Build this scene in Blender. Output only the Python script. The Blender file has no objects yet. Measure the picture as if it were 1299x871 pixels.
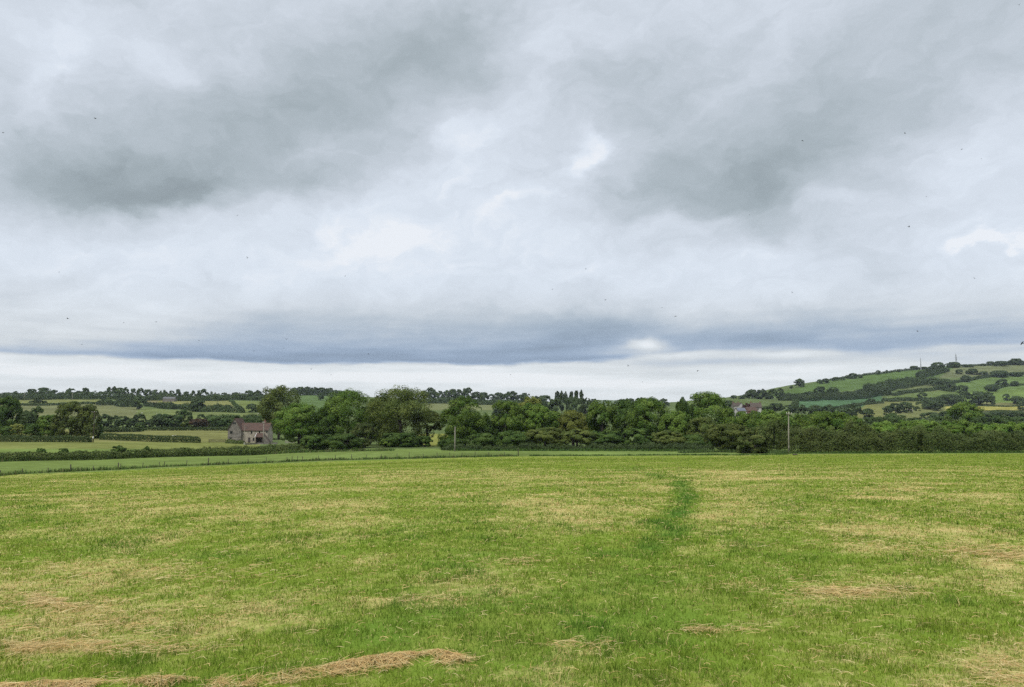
import bpy, bmesh, math, random
import numpy as np
from mathutils import Vector

SC = bpy.context.scene
COL = SC.collection
R = math.radians
rng = np.random.default_rng(7)
random.seed(7)

# ------------------------------------------------------------------ camera
F = 1019.0; CX, CY = 649.5, 435.5; HOR = 545.0
PITCH = math.atan((HOR - CY) / F)
CP, SP = math.cos(PITCH), math.sin(PITCH)
CAMZ = 1.7
cam = bpy.data.objects.new('camera', bpy.data.cameras.new('camera'))
COL.objects.link(cam)
cam.data.sensor_fit = 'HORIZONTAL'
cam.data.angle = 2 * math.atan(CX / F)
cam.data.clip_end = 60000
cam.data.clip_start = 0.1
cam.location = (0, 0, CAMZ)
cam.rotation_euler = (math.pi / 2 + PITCH, 0, 0)
SC.camera = cam

def ray(px, py):
    a = (px - CX) / F; b = (CY - py) / F
    X, Y, Z = a, CP - b * SP, SP + b * CP
    return X / Y, Z / Y            # per metre of depth

def project(x, y, z):
    dz = z - CAMZ
    w = y * CP + dz * SP
    w = np.where(w < 0.05, 0.05, w)
    return CX + F * x / w, CY - F * (-y * SP + dz * CP) / w

# ------------------------------------------------------------------ noise
def _hash(ix, iy, s):
    h = (ix.astype(np.int64) * 374761393 + iy.astype(np.int64) * 668265263 + s * 974711) & 0x7fffffff
    h = ((h ^ (h >> 13)) * 1274126177) & 0x7fffffff
    h = (h ^ (h >> 16)) & 0xffff
    return h / 65535.0

def vnoise(x, y, s=0):
    ix = np.floor(x); iy = np.floor(y)
    fx = x - ix; fy = y - iy
    fx = fx * fx * (3 - 2 * fx); fy = fy * fy * (3 - 2 * fy)
    a = _hash(ix, iy, s); b = _hash(ix + 1, iy, s); c = _hash(ix, iy + 1, s); d = _hash(ix + 1, iy + 1, s)
    return (a * (1 - fx) + b * fx) * (1 - fy) + (c * (1 - fx) + d * fx) * fy

def fbm(x, y, s=0, o=4):
    t = 0; a = 1; n = 0
    for k in range(o):
        ca, sa = math.cos(.65 + 1.1 * k), math.sin(.65 + 1.1 * k)
        t = t + a * vnoise((x * ca - y * sa) * 2 ** k + 17.3 * k, (x * sa + y * ca) * 2 ** k - 9.1 * k, s + k); n += a; a *= 0.55
    return t / n

def sstep(a, b, x):
    t = np.clip((x - a) / (b - a), 0, 1)
    return t * t * (3 - 2 * t)

# ------------------------------------------------------------------ terrain heights
def pchip(x, y, xq):
    x = np.asarray(x, float); y = np.asarray(y, float)
    h = np.diff(x); d = np.diff(y) / h
    m = np.zeros_like(y)
    m[0] = d[0]; m[-1] = d[-1]
    for i in range(1, len(x) - 1):
        if d[i - 1] * d[i] > 0:
            w1 = 2 * h[i] + h[i - 1]; w2 = h[i] + 2 * h[i - 1]
            m[i] = (w1 + w2) / (w1 / d[i - 1] + w2 / d[i])
    i = np.clip(np.searchsorted(x, xq) - 1, 0, len(x) - 2)
    t = (xq - x[i]) / h[i]
    t = np.clip(t, 0, 1)
    return ((1 + 2 * t) * (1 - t) ** 2 * y[i] + t * (1 - t) ** 2 * h[i] * m[i]
            + t * t * (3 - 2 * t) * y[i + 1] + t * t * (t - 1) * h[i] * m[i + 1])

COLS = {   # photo column -> (depth, photo row) of the ground seen along it
    0: [(110, 602), (165, 585), (235, 563), (300, 556), (380, 549), (480, 545), (600, 536), (800, 525), (1000, 513.5), (1150, 507.5), (1400, 503), (2500, 520), (9000, 546)],
    130: [(122, 597), (182, 583), (245, 562.5), (300, 558), (380, 549), (480, 545), (600, 537), (800, 525), (1000, 514), (1150, 507.5), (1400, 503.5), (2500, 520), (9000, 546)],
    320: [(148, 588), (215, 577), (265, 567), (310, 561.5), (380, 553), (480, 546), (600, 538), (800, 526), (1000, 515), (1150, 508.5), (1400, 504), (2500, 520), (9000, 546)],
    400: [(155, 585), (205, 574.5), (240, 567.5), (310, 561), (480, 548), (700, 535), (1000, 521), (1300, 506), (1600, 502), (2500, 515), (9000, 546)],
    500: [(165, 582), (205, 573), (235, 566.5), (310, 560), (480, 552), (700, 540), (1000, 524), (1300, 512), (1600, 506), (2500, 516), (9000, 546)],
    655: [(178, 578), (210, 572), (235, 569), (320, 562), (600, 545), (1000, 527), (1400, 514), (1700, 508), (2500, 518), (4500, 524), (7000, 513), (9000, 530)],
    770: [(178, 577.5), (212, 571), (235, 569), (320, 563), (600, 547), (1000, 530), (1400, 519), (1800, 514), (2500, 518), (4500, 522), (7000, 508.5), (9000, 530)],
    850: [(177, 577), (205, 571.5), (235, 569), (320, 563), (600, 543), (1000, 526), (1400, 516), (1800, 510), (2500, 516), (4500, 524), (7000, 513), (9000, 530)],
    930: [(174, 576.5), (200, 572), (235, 569), (320, 562), (600, 529), (900, 517), (1300, 507), (1600, 503), (2500, 512), (9000, 546)],
    1010: [(166, 575.5), (185, 573), (235, 568), (320, 560), (600, 541), (900, 524), (1200, 513), (1500, 496), (1800, 488), (2500, 500), (9000, 546)],
    1120: [(162, 575), (185, 572.5), (235, 568), (400, 555), (700, 541), (1000, 526), (1300, 509), (1600, 488), (1850, 473), (2500, 485), (9000, 546)],
    1210: [(161, 574.7), (185, 572), (235, 568), (400, 555), (700, 541), (1000, 527), (1300, 514), (1600, 488), (1950, 464), (2600, 475), (9000, 546)],
    1299: [(160, 574.5), (185, 572), (235, 568), (400, 555), (700, 541), (1000, 527), (1300, 514), (1600, 486), (1950, 461.5), (2600, 470), (9000, 546)],
}
CK = sorted(COLS)
LD = np.linspace(math.log(0.4), math.log(9500), 500)
DQ = np.exp(LD)
tab = []
for c in CK:
    kn = COLS[c]
    qb, pb = kn[0]
    drop = (pb - HOR) / F * qb
    sl = (drop - CAMZ) / qb
    xs = [0.0, qb * 0.3, qb * 0.6, qb] + [q for q, p in kn[1:]] + [12000]
    ys = [0.0, -sl * qb * 0.3, -sl * qb * 0.6, -sl * qb] + [CAMZ - (p - HOR) / F * q for q, p in kn[1:]] + [-10]
    tab.append(pchip(xs, ys, DQ))
tab = np.array(tab)
CF = np.linspace(-300, 1600, 381)
TAB = np.array([pchip(CK, tab[:, j], np.clip(CF, 0, 1299)) for j in range(len(DQ))]).T
QB_C = np.array(CK, float); QB_Q = np.array([COLS[c][0][0] for c in CK], float)
A40 = R(40)

def cq(x, y):
    az = np.arctan2(x, y)
    r = np.hypot(x, y)
    aa = np.abs(az)
    inside = aa <= A40
    c_in = CX + F * np.tan(np.clip(az, -A40, A40))
    edge = F * math.tan(A40)
    c_out = CX + np.sign(az) * edge * (1 - (aa - A40) / (math.pi - A40))
    c = np.where(inside, c_in, c_out)
    q = np.where(inside, y, r * math.cos(A40))
    return c, q

# hay swath at the near left: a raised ridge of cut hay
def gp(px, py, zoff=0.0, lo=0.0):
    """the ground point seen at photo pixel (px, py)"""
    X, Z = ray(px, py)
    q = np.exp(np.linspace(math.log(2.0), math.log(4000), 9000))
    d = ground_z(X * q, q) - (CAMZ + Z * q)
    q0 = np.nonzero((d >= 0) & (q > lo))[0]
    k = q0[0] if len(q0) else len(q) - 1
    return np.array([X * q[k], q[k], float(ground_z(np.array([X * q[k]]), np.array([q[k]]))[0])])

SWATH = None
def ground_z(x, y, detail=True):
    x = np.asarray(x, float); y = np.asarray(y, float)
    c, q = cq(x, y)
    fi = np.clip((c - CF[0]) / (CF[1] - CF[0]), 0, len(CF) - 1.001)
    fj = np.clip((np.log(np.maximum(q, 0.4)) - LD[0]) / (LD[1] - LD[0]), 0, len(LD) - 1.001)
    i = fi.astype(int); j = fj.astype(int); u = fi - i; v = fj - j
    z = (TAB[i, j] * (1 - u) + TAB[i + 1, j] * u) * (1 - v) + (TAB[i, j + 1] * (1 - u) + TAB[i + 1, j + 1] * u) * v
    z = z * sstep(0.3, 3, q)
    if detail:
        n = (fbm(x / 3.1, y / 3.1, 3, 3) - 0.5) * 0.07 * sstep(2, 5, q) * (1 - sstep(90, 140, q))
        z = z + n + (fbm(x / 60, y / 60, 5, 3) - 0.5) * np.clip((q - 320) / 600, 0, 1) * 5
        if SWATH is not None:
            z = z + swath_h(x, y)
    return z

def swath_d(x, y):
    best = np.full(np.shape(x), 1e9); hh = np.zeros(np.shape(x))
    for (a, b, h0, h1, w0, w1) in SWATH:
        ab = b - a
        t = np.clip(((x - a[0]) * ab[0] + (y - a[1]) * ab[1]) / (ab @ ab), 0, 1)
        dd = np.hypot(x - a[0] - t * ab[0], y - a[1] - t * ab[1]) / (w0 + (w1 - w0) * t)
        better = dd < best
        best = np.where(better, dd, best); hh = np.where(better, h0 + (h1 - h0) * t, hh)
    return best, hh

def swath_h(x, y):
    m = (y < 9) & (y > 3) & (x < 1.2)
    out = np.zeros(np.shape(x))
    if np.any(m):
        xm, ym = x[m], y[m]
        d, h = swath_d(xm, ym)
        out[m] = h * np.exp(-d * d * 1.4) * (0.55 + 0.9 * fbm(xm * 3.3, ym * 3.3, 11, 3))
    return out

_sw = [(-60, 885, .09, .16), (60, 880, .10, .16), (180, 874, .10, .15), (260, 872, .07, .13), (330, 866, .10, .15), (390, 859, .08, .14), (450, 850, .10, .15), (510, 843, .13, .16), (555, 838, .12, .15), (590, 842, .02, .10)]
_pts = [(gp(a, b), h, w) for a, b, h, w in _sw]
SWATH = [(_pts[k][0][:2], _pts[k + 1][0][:2], _pts[k][1] * .45, _pts[k + 1][1] * .45, _pts[k][2] * .62, _pts[k + 1][2] * .62) for k in range(len(_pts) - 1)]

# ------------------------------------------------------------------ object helpers
def tag(o, label=None, cat=None, group=None, kind=None):
    if label: o['label'] = label
    if cat: o['category'] = cat
    if group: o['group'] = group
    if kind: o['kind'] = kind
    return o

def mesh_np(name, v, f, mat, parent=None, attrs=None, smooth=False):
    """v (N,3), f (M,k) int array"""
    v = np.ascontiguousarray(v, np.float32); f = np.ascontiguousarray(f, np.int32)
    me = bpy.data.meshes.new(name)
    k = f.shape[1]
    me.vertices.add(len(v)); me.vertices.foreach_set('co', v.ravel())
    me.loops.add(f.size); me.loops.foreach_set('vertex_index', f.ravel())
    me.polygons.add(len(f)); me.polygons.foreach_set('loop_start', np.arange(0, f.size, k, dtype=np.int32))
    if smooth:
        me.polygons.foreach_set('use_smooth', np.ones(len(f), bool))
    for an, (typ, arr) in (attrs or {}).items():
        a = me.attributes.new(an, typ, 'POINT')
        arr = np.ascontiguousarray(arr, np.float32)
        a.data.foreach_set('color' if typ == 'FLOAT_COLOR' else 'value', arr.ravel())
    me.update(calc_edges=True)
    me.materials.append(mat)
    o = bpy.data.objects.new(name, me); COL.objects.link(o)
    if parent is not None: o.parent = parent
    return o

def empty(name, loc, rz=0.0):
    o = bpy.data.objects.new(name, None); COL.objects.link(o)
    o.location = loc; o.rotation_euler = (0, 0, rz)
    o.empty_display_size = 0.2
    return o

class MB:
    """collects polygons of any size into one mesh"""
    def __init__(s): s.v = []; s.f = []
    def poly(s, pts):
        n = len(s.v); s.v += [tuple(p) for p in pts]; s.f.append(list(range(n, n + len(pts))))
    def box(s, x0, x1, y0, y1, z0, z1):
        n = len(s.v)
        s.v += [(x0, y0, z0), (x1, y0, z0), (x1, y1, z0), (x0, y1, z0), (x0, y0, z1), (x1, y0, z1), (x1, y1, z1), (x0, y1, z1)]
        for q in ((0, 3, 2, 1), (4, 5, 6, 7), (0, 1, 5, 4), (1, 2, 6, 5), (2, 3, 7, 6), (3, 0, 4, 7)):
            s.f.append([n + i for i in q])
    def prism(s, prof, y0, y1):
        """profile in x,z extruded along y"""
        n = len(s.v); k = len(prof)
        s.v += [(x, y0, z) for x, z in prof] + [(x, y1, z) for x, z in prof]
        s.f.append([n + i for i in range(k)]); s.f.append([n + k + i for i in reversed(range(k))])
        for i in range(k):
            j = (i + 1) % k
            s.f.append([n + i, n + k + i, n + k + j, n + j])
    def prism_x(s, prof, x0, x1):
        """profile in y,z extruded along x"""
        n = len(s.v); k = len(prof)
        s.v += [(x0, y, z) for y, z in prof] + [(x1, y, z) for y, z in prof]
        s.f.append([n + i for i in reversed(range(k))]); s.f.append([n + k + i for i in range(k)])
        for i in range(k):
            j = (i + 1) % k
            s.f.append([n + j, n + k + j, n + k + i, n + i])
    def tube(s, pts, rad, sides=7):
        pts = [Vector(p) for p in pts]
        n0 = len(s.v)
        for i, p in enumerate(pts):
            t = (pts[min(i + 1, len(pts) - 1)] - pts[max(i - 1, 0)]).normalized()
            a = t.orthogonal().normalized(); b = t.cross(a)
            for k in range(sides):
                th = 2 * math.pi * k / sides
                s.v.append(tuple(p + (a * math.cos(th) + b * math.sin(th)) * rad[i]))
        for i in range(len(pts) - 1):
            for k in range(sides):
                k2 = (k + 1) % sides
                s.f.append([n0 + i * sides + k, n0 + i * sides + k2, n0 + (i + 1) * sides + k2, n0 + (i + 1) * sides + k])
        s.f.append([n0 + k for k in reversed(range(sides))])
        e = n0 + (len(pts) - 1) * sides
        s.f.append([e + k for k in range(sides)])
    def build(s, name, mat, parent=None, smooth=False):
        me = bpy.data.meshes.new(name)
        me.from_pydata(s.v, [], s.f); me.update()
        bm = bmesh.new(); bm.from_mesh(me); bmesh.ops.recalc_face_normals(bm, faces=bm.faces); bm.to_mesh(me); bm.free()
        if smooth:
            for p in me.polygons: p.use_smooth = True
        me.materials.append(mat)
        o = bpy.data.objects.new(name, me); COL.objects.link(o)
        if parent is not None: o.parent = parent
        return o

# ------------------------------------------------------------------ materials
def newmat(name):
    m = bpy.data.materials.new(name); m.use_nodes = True
    nt = m.node_tree; nt.nodes.clear()
    return m, nt, nt.nodes, nt.links

def rgb(c): return (c[0], c[1], c[2], 1.0)

def simple_mat(name, col, rough=0.8, var=0.25, scale=3.0, spec=0.2, col2=None, metallic=0.0):
    m, nt, N, L = newmat(name)
    out = N.new('ShaderNodeOutputMaterial'); b = N.new('ShaderNodeBsdfPrincipled')
    tc = N.new('ShaderNodeTexCoord'); no = N.new('ShaderNodeTexNoise'); no.inputs['Scale'].default_value = scale
    no.inputs['Detail'].default_value = 5
    L.new(tc.outputs['Object'], no.inputs['Vector'])
    mx = N.new('ShaderNodeMix'); mx.data_type = 'RGBA'
    c2 = col2 or tuple(c * (1 - var) for c in col)
    rp = N.new('ShaderNodeMapRange'); rp.inputs[1].default_value = 0.35; rp.inputs[2].default_value = 0.65
    L.new(no.outputs['Fac'], rp.inputs[0]); L.new(rp.outputs[0], mx.inputs['Factor'])
    mx.inputs['A'].default_value = rgb(col); mx.inputs['B'].default_value = rgb(c2)
    L.new(mx.outputs['Result'], b.inputs['Base Color'])
    b.inputs['Roughness'].default_value = rough; b.inputs['Specular IOR Level'].default_value = spec
    b.inputs['Metallic'].default_value = metallic
    L.new(b.outputs[0], out.inputs[0])
    return m

def leaf_mat(name, ca, cb, trans=0.15):
    """two leaf colours mixed leaf by leaf, a little light through the leaf"""
    m, nt, N, L = newmat(name)
    out = N.new('ShaderNodeOutputMaterial')
    at = N.new('ShaderNodeAttribute'); at.attribute_name = 'tint'
    oi = N.new('ShaderNodeObjectInfo')
    mx = N.new('ShaderNodeMix'); mx.data_type = 'RGBA'
    mx.inputs['A'].default_value = rgb(ca); mx.inputs['B'].default_value = rgb(cb)
    L.new(at.outputs['Fac'], mx.inputs['Factor'])
    hv = N.new('ShaderNodeHueSaturation')
    mr = N.new('ShaderNodeMapRange'); mr.inputs[3].default_value = 0.82; mr.inputs[4].default_value = 1.18
    L.new(oi.outputs['Random'], mr.inputs[0]); L.new(mr.outputs[0], hv.inputs['Value'])
    L.new(mx.outputs['Result'], hv.inputs['Color'])
    d = N.new('ShaderNodeBsdfPrincipled'); d.inputs['Roughness'].default_value = 0.65; d.inputs['Specular IOR Level'].default_value = 0.07
    t = N.new('ShaderNodeBsdfTranslucent')
    L.new(hv.outputs[0], d.inputs['Base Color']); L.new(hv.outputs[0], t.inputs['Color'])
    ms = N.new('ShaderNodeMixShader'); ms.inputs[0].default_value = trans
    L.new(d.outputs[0], ms.inputs[1]); L.new(t.outputs[0], ms.inputs[2]); L.new(ms.outputs[0], out.inputs[0])
    return m

LM = {
    'fresh': leaf_mat('fresh_leaf', (0.052, 0.100, 0.016), (0.130, 0.185, 0.032)),
    'bright': leaf_mat('bright_leaf', (0.080, 0.150, 0.022), (0.150, 0.215, 0.040)),
    'dark': leaf_mat('dark_leaf', (0.034, 0.066, 0.014), (0.085, 0.130, 0.026)),
    'olive': leaf_mat('olive_leaf', (0.060, 0.085, 0.019), (0.120, 0.142, 0.034)),
    'brown': leaf_mat('brown_leaf', (0.046, 0.070, 0.017), (0.112, 0.128, 0.038)),
    'far': leaf_mat('far_leaf', (0.042, 0.068, 0.024), (0.075, 0.104, 0.036), 0.15),  # distant leaves lightened, some of the haze put into their colour
    'farmid': leaf_mat('far_mid_leaf', (0.045, 0.080, 0.024), (0.085, 0.120, 0.038), 0.15),
    'copper': leaf_mat('copper_leaf', (0.040, 0.020, 0.022), (0.070, 0.034, 0.032)),
    'redshrub': leaf_mat('red_leaf', (0.046, 0.034, 0.020), (0.080, 0.052, 0.030)),
    'yellow': leaf_mat('yellow_leaf', (0.110, 0.130, 0.025), (0.170, 0.185, 0.040)),
    'hedge': leaf_mat('hedge_leaf', (0.036, 0.058, 0.018), (0.070, 0.095, 0.030)),
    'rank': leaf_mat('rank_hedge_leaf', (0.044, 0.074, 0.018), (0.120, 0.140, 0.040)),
}
BARK = simple_mat('bark', (0.055, 0.046, 0.036), 0.9, 0.5, 4)
WOODPALE = simple_mat('weathered_pole_wood', (0.32, 0.29, 0.24), 0.85, 0.3, 6)
WOODDARK = simple_mat('dark_post_wood', (0.085, 0.070, 0.055), 0.9, 0.4, 8)
STEEL = simple_mat('galvanised_steel', (0.30, 0.31, 0.32), 0.5, 0.2, 4, 0.4)
WHITEP = simple_mat('white_paint', (0.78, 0.77, 0.74), 0.6, 0.08, 2)
GLASS = simple_mat('dark_window_glass', (0.012, 0.014, 0.016), 0.15, 0.2, 2, 0.5)
DARKW = simple_mat('dark_timber', (0.06, 0.048, 0.042), 0.8, 0.3, 3)

def stone_mat(name, ca, cb):
    m, nt, N, L = newmat(name)
    out = N.new('ShaderNodeOutputMaterial'); b = N.new('ShaderNodeBsdfPrincipled')
    tc = N.new('ShaderNodeTexCoord'); v = N.new('ShaderNodeTexVoronoi'); v.inputs['Scale'].default_value = 2.6
    no = N.new('ShaderNodeTexNoise'); no.inputs['Scale'].default_value = 0.8; no.inputs['Detail'].default_value = 6
    L.new(tc.outputs['Object'], v.inputs['Vector']); L.new(tc.outputs['Object'], no.inputs['Vector'])
    ad = N.new('ShaderNodeMath'); ad.operation = 'ADD'
    sp = N.new('ShaderNodeSeparateColor'); L.new(v.outputs['Color'], sp.inputs[0])
    L.new(sp.outputs[0], ad.inputs[0]); L.new(no.outputs['Fac'], ad.inputs[1])
    mr = N.new('ShaderNodeMapRange'); mr.inputs[1].default_value = 0.45; mr.inputs[2].default_value = 1.35
    L.new(ad.outputs[0], mr.inputs[0])
    mx = N.new('ShaderNodeMix'); mx.data_type = 'RGBA'; mx.inputs['A'].default_value = rgb(ca); mx.inputs['B'].default_value = rgb(cb)
    L.new(mr.outputs[0], mx.inputs['Factor']); L.new(mx.outputs['Result'], b.inputs['Base Color'])
    b.inputs['Roughness'].default_value = 0.9; b.inputs['Specular IOR Level'].default_value = 0.15
    bp = N.new('ShaderNodeBump'); bp.inputs['Strength'].default_value = 0.5; bp.inputs['Distance'].default_value = 0.05
    L.new(v.outputs['Distance'], bp.inputs['Height']); L.new(bp.outputs[0], b.inputs['Normal'])
    L.new(b.outputs[0], out.inputs[0])
    return m

def tile_mat(name, ca, cb):
    m, nt, N, L = newmat(name)
    out = N.new('ShaderNodeOutputMaterial'); b = N.new('ShaderNodeBsdfPrincipled')
    tc = N.new('ShaderNodeTexCoord'); w = N.new('ShaderNodeTexWave'); w.inputs['Scale'].default_value = 1.6; w.bands_direction = 'Z'
    w.inputs['Distortion'].default_value = 1.0
    no = N.new('ShaderNodeTexNoise'); no.inputs['Scale'].default_value = 1.4; no.inputs['Detail'].default_value = 6
    L.new(tc.outputs['Object'], w.inputs['Vector']); L.new(tc.outputs['Object'], no.inputs['Vector'])
    mr = N.new('ShaderNodeMapRange'); mr.inputs[1].default_value = 0.35; mr.inputs[2].default_value = 0.65
    L.new(no.outputs['Fac'], mr.inputs[0])
    mx = N.new('ShaderNodeMix'); mx.data_type = 'RGBA'; mx.inputs['A'].default_value = rgb(ca); mx.inputs['B'].default_value = rgb(cb)
    L.new(mr.outputs[0], mx.inputs['Factor']); L.new(mx.outputs['Result'], b.inputs['Base Color'])
    b.inputs['Roughness'].default_value = 0.85; b.inputs['Specular IOR Level'].default_value = 0.15
    bp = N.new('ShaderNodeBump'); bp.inputs['Strength'].default_value = 0.6; bp.inputs['Distance'].default_value = 0.04
    L.new(w.outputs['Fac'], bp.inputs['Height']); L.new(bp.outputs[0], b.inputs['Normal'])
    L.new(b.outputs[0], out.inputs[0])
    return m

STONE = stone_mat('pale_stone', (0.20, 0.17, 0.135), (0.36, 0.32, 0.26))
STONED = stone_mat('grey_stone', (0.11, 0.10, 0.086), (0.20, 0.18, 0.155))
TILE = tile_mat('clay_tile', (0.102, 0.060, 0.044), (0.066, 0.047, 0.039))
TILEB = tile_mat('brown_tile', (0.098, 0.076, 0.060), (0.066, 0.052, 0.044))
SLATE = tile_mat('blue_panel', (0.10, 0.11, 0.135), (0.14, 0.15, 0.18))
RENDERW = simple_mat('white_render', (0.48, 0.46, 0.43), 0.85, 0.1, 1.5)
BRICK = simple_mat('red_brick', (0.20, 0.10, 0.075), 0.9, 0.3, 3)

# ------------------------------------------------------------------ dryness of the mown field
def blob(px, py, cx, cy, rx, ry, ang=0.0):
    dx, dy = px - cx, py - cy
    if ang:
        ca, sa = math.cos(ang), math.sin(ang)
        dx, dy = dx * ca + dy * sa, -dx * sa + dy * ca
    return np.exp(-(dx / rx) ** 2 - (dy / ry) ** 2)

def dry_lush(x, y):
    z = ground_z(x, y, False)
    px, py = project(x, y, z)
    wx = px + (fbm(x / 2.2, y / 2.2, 21, 3) - .5) * 90 * np.clip((py - 560) / 120, .1, 1.2)
    wy = py + (fbm(x / 2.2 + 40, y / 2.2, 25, 3) - .5) * 40 * np.clip((py - 565) / 120, .05, 1.2)
    dry = np.full(np.shape(x), 0.235)
    for (cx, cy, rx, ry, a) in [
        (90, 770, 240, 70, .20), (70, 722, 120, 25, .15), (240, 790, 170, 50, .10), (60, 826, 130, 10, .3), (250, 640, 420, 22, .20), (440, 655, 90, 16, .12),
        (620, 608, 520, 9, .20), (700, 645, 120, 22, .22), (740, 665, 90, 14, .15), (940, 655, 80, 40, .24), (1180, 690, 130, 26, .30),
        (1140, 622, 60, 6, .45), (1075, 752, 62, 10, .35), (1280, 708, 60, 7, .35), (905, 800, 45, 6, .3), (1090, 680, 50, 20, .2), (1220, 640, 160, 20, .16),
        (515, 762, 60, 7, .30), (580, 745, 130, 22, .12), (660, 715, 50, 6, .25), (1000, 600, 330, 5, .16), (1290, 850, 70, 45, .25), (730, 820, 50, 7, .22), (200, 690, 140, 22, .10),
        (850, 620, 70, 4, .25), (700, 820, 90, 20, .05), (1030, 790, 60, 40, .06)]:
        dry += a * blob(wx, wy, cx, cy, rx, ry)
    lush = np.zeros(np.shape(x))
    for (cx, cy, rx, ry, a) in [
        (862, 614, 14, 7, 1), (871, 630, 15, 10, 1.1), (864, 650, 20, 10, 1.1), (846, 671, 24, 9, 1), (826, 690, 26, 7, .7), (835, 603, 16, 4, .8), (802, 708, 34, 9, .5), (775, 740, 60, 18, .22), (800, 594, 26, 3, .5),
        (590, 690, 130, 50, .3), (640, 790, 230, 60, .25), (560, 780, 120, 40, .2), (120, 690, 100, 14, .28), (290, 702, 60, 10, .5), (30, 650, 60, 18, .25), (960, 710, 110, 40, .25), (860, 780, 160, 60, .25),
        (1190, 780, 130, 45, .22), (1000, 640, 30, 10, .25), (450, 800, 90, 30, .25)]:
        lush += a * (blob(wx * .4 + px * .6, wy * .4 + py * .6, cx, cy, rx, ry) if rx < 30 else blob(wx, wy, cx, cy, rx, ry))
    lush = np.clip(lush, 0, 1)
    dry -= lush * 0.36
    # clumps and the streaks left along the mower's passes
    dry += (fbm(x / 1.3, y / 1.7, 31, 4) - .5) * 0.75 + (fbm(x / 0.33, y / 0.4, 37, 3) - .5) * 0.40
    dry += (fbm(x / 7 + y / 60, y / 2.6, 41, 3) - .5) * 0.60 * sstep(15, 45, y)
    return np.clip(dry, 0, 1), lush, px, py

# ------------------------------------------------------------------ ground sheets
def in_poly(px, py, poly):
    ins = np.zeros(np.shape(px), bool)
    n = len(poly)
    for i in range(n):
        x0, y0 = poly[i]; x1, y1 = poly[(i + 1) % n]
        if y0 == y1: continue
        cond = ((y0 > py) != (y1 > py)) & (px < (x1 - x0) * (py - y0) / (y1 - y0) + x0)
        ins ^= cond
    return ins

FIELDS = [
    ([(-400, 506), (130, 506), (130, 512.5), (-400, 515)], (0.150, 0.160, 0.055)),
    ([(-400, 515), (130, 512.5), (175, 516), (175, 530), (-400, 532)], (0.125, 0.150, 0.058)),
    ([(175, 517), (220, 520), (320, 524), (420, 524), (420, 534), (170, 534)], (0.115, 0.155, 0.048)),
    ([(183, 507), (225, 507), (225, 517), (183, 512)], (0.165, 0.150, 0.070)),
    ([(200, 508), (292, 508), (300, 522), (200, 516)], (0.155, 0.155, 0.055)),
    ([(292, 508), (330, 509), (330, 520), (307, 522)], (0.120, 0.165, 0.045)),
    ([(-400, 545), (330, 544), (330, 561), (-400, 561)], (0.145, 0.165, 0.052)),
    ([(-400, 559), (330, 561), (330, 568), (-400, 578)], (0.145, 0.180, 0.048)),
    ([(380, 500), (440, 500), (440, 535), (380, 535)], (0.080, 0.135, 0.040)),
    ([(500, 550), (575, 550), (575, 566), (500, 566)], (0.170, 0.200, 0.045)),
    ([(540, 509), (640, 508), (640, 520), (540, 520)], (0.135, 0.145, 0.062)),
    ([(970, 503), (1060, 478), (1125, 471), (1175, 466), (1215, 464), (1190, 477), (1119, 492), (985, 503)], (0.075, 0.130, 0.034)),
    ([(1000, 517), (1012, 507), (1119, 497), (1119, 512), (1060, 520)], (0.066, 0.135, 0.055)),
    ([(1080, 530), (1100, 511), (1150, 505), (1150, 512), (1119, 530)], (0.135, 0.140, 0.048)),
    ([(1119, 515), (1150, 509), (1205, 508), (1205, 530), (1119, 530)], (0.130, 0.140, 0.052)),
    ([(1150, 492), (1212, 481), (1212, 494), (1165, 505), (1119, 507)], (0.110, 0.145, 0.050)),
    ([(1119, 505), (1165, 497), (1212, 495), (1212, 507), (1119, 509)], (0.100, 0.150, 0.042)),
    ([(1190, 480), (1215, 463.5), (1400, 459), (1400, 473), (1260, 476)], (0.118, 0.148, 0.060)),
    ([(1212, 485), (1262, 477), (1400, 474), (1400, 488), (1258, 497), (1212, 500)], (0.092, 0.150, 0.040)),
    ([(1212, 499), (1258, 495), (1400, 488), (1400, 511), (1212, 511)], (0.110, 0.175, 0.040)),
    ([(1200, 511), (1400, 510), (1400, 514.5), (1200, 515)], (0.150, 0.170, 0.060)),
    ([(1200, 515), (1400, 515), (1400, 521), (1200, 521.5)], (0.245, 0.225, 0.060)),
    ([(1200, 521.5), (1400, 521), (1400, 527), (1200, 527)], (0.150, 0.165, 0.070)),
]

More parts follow.
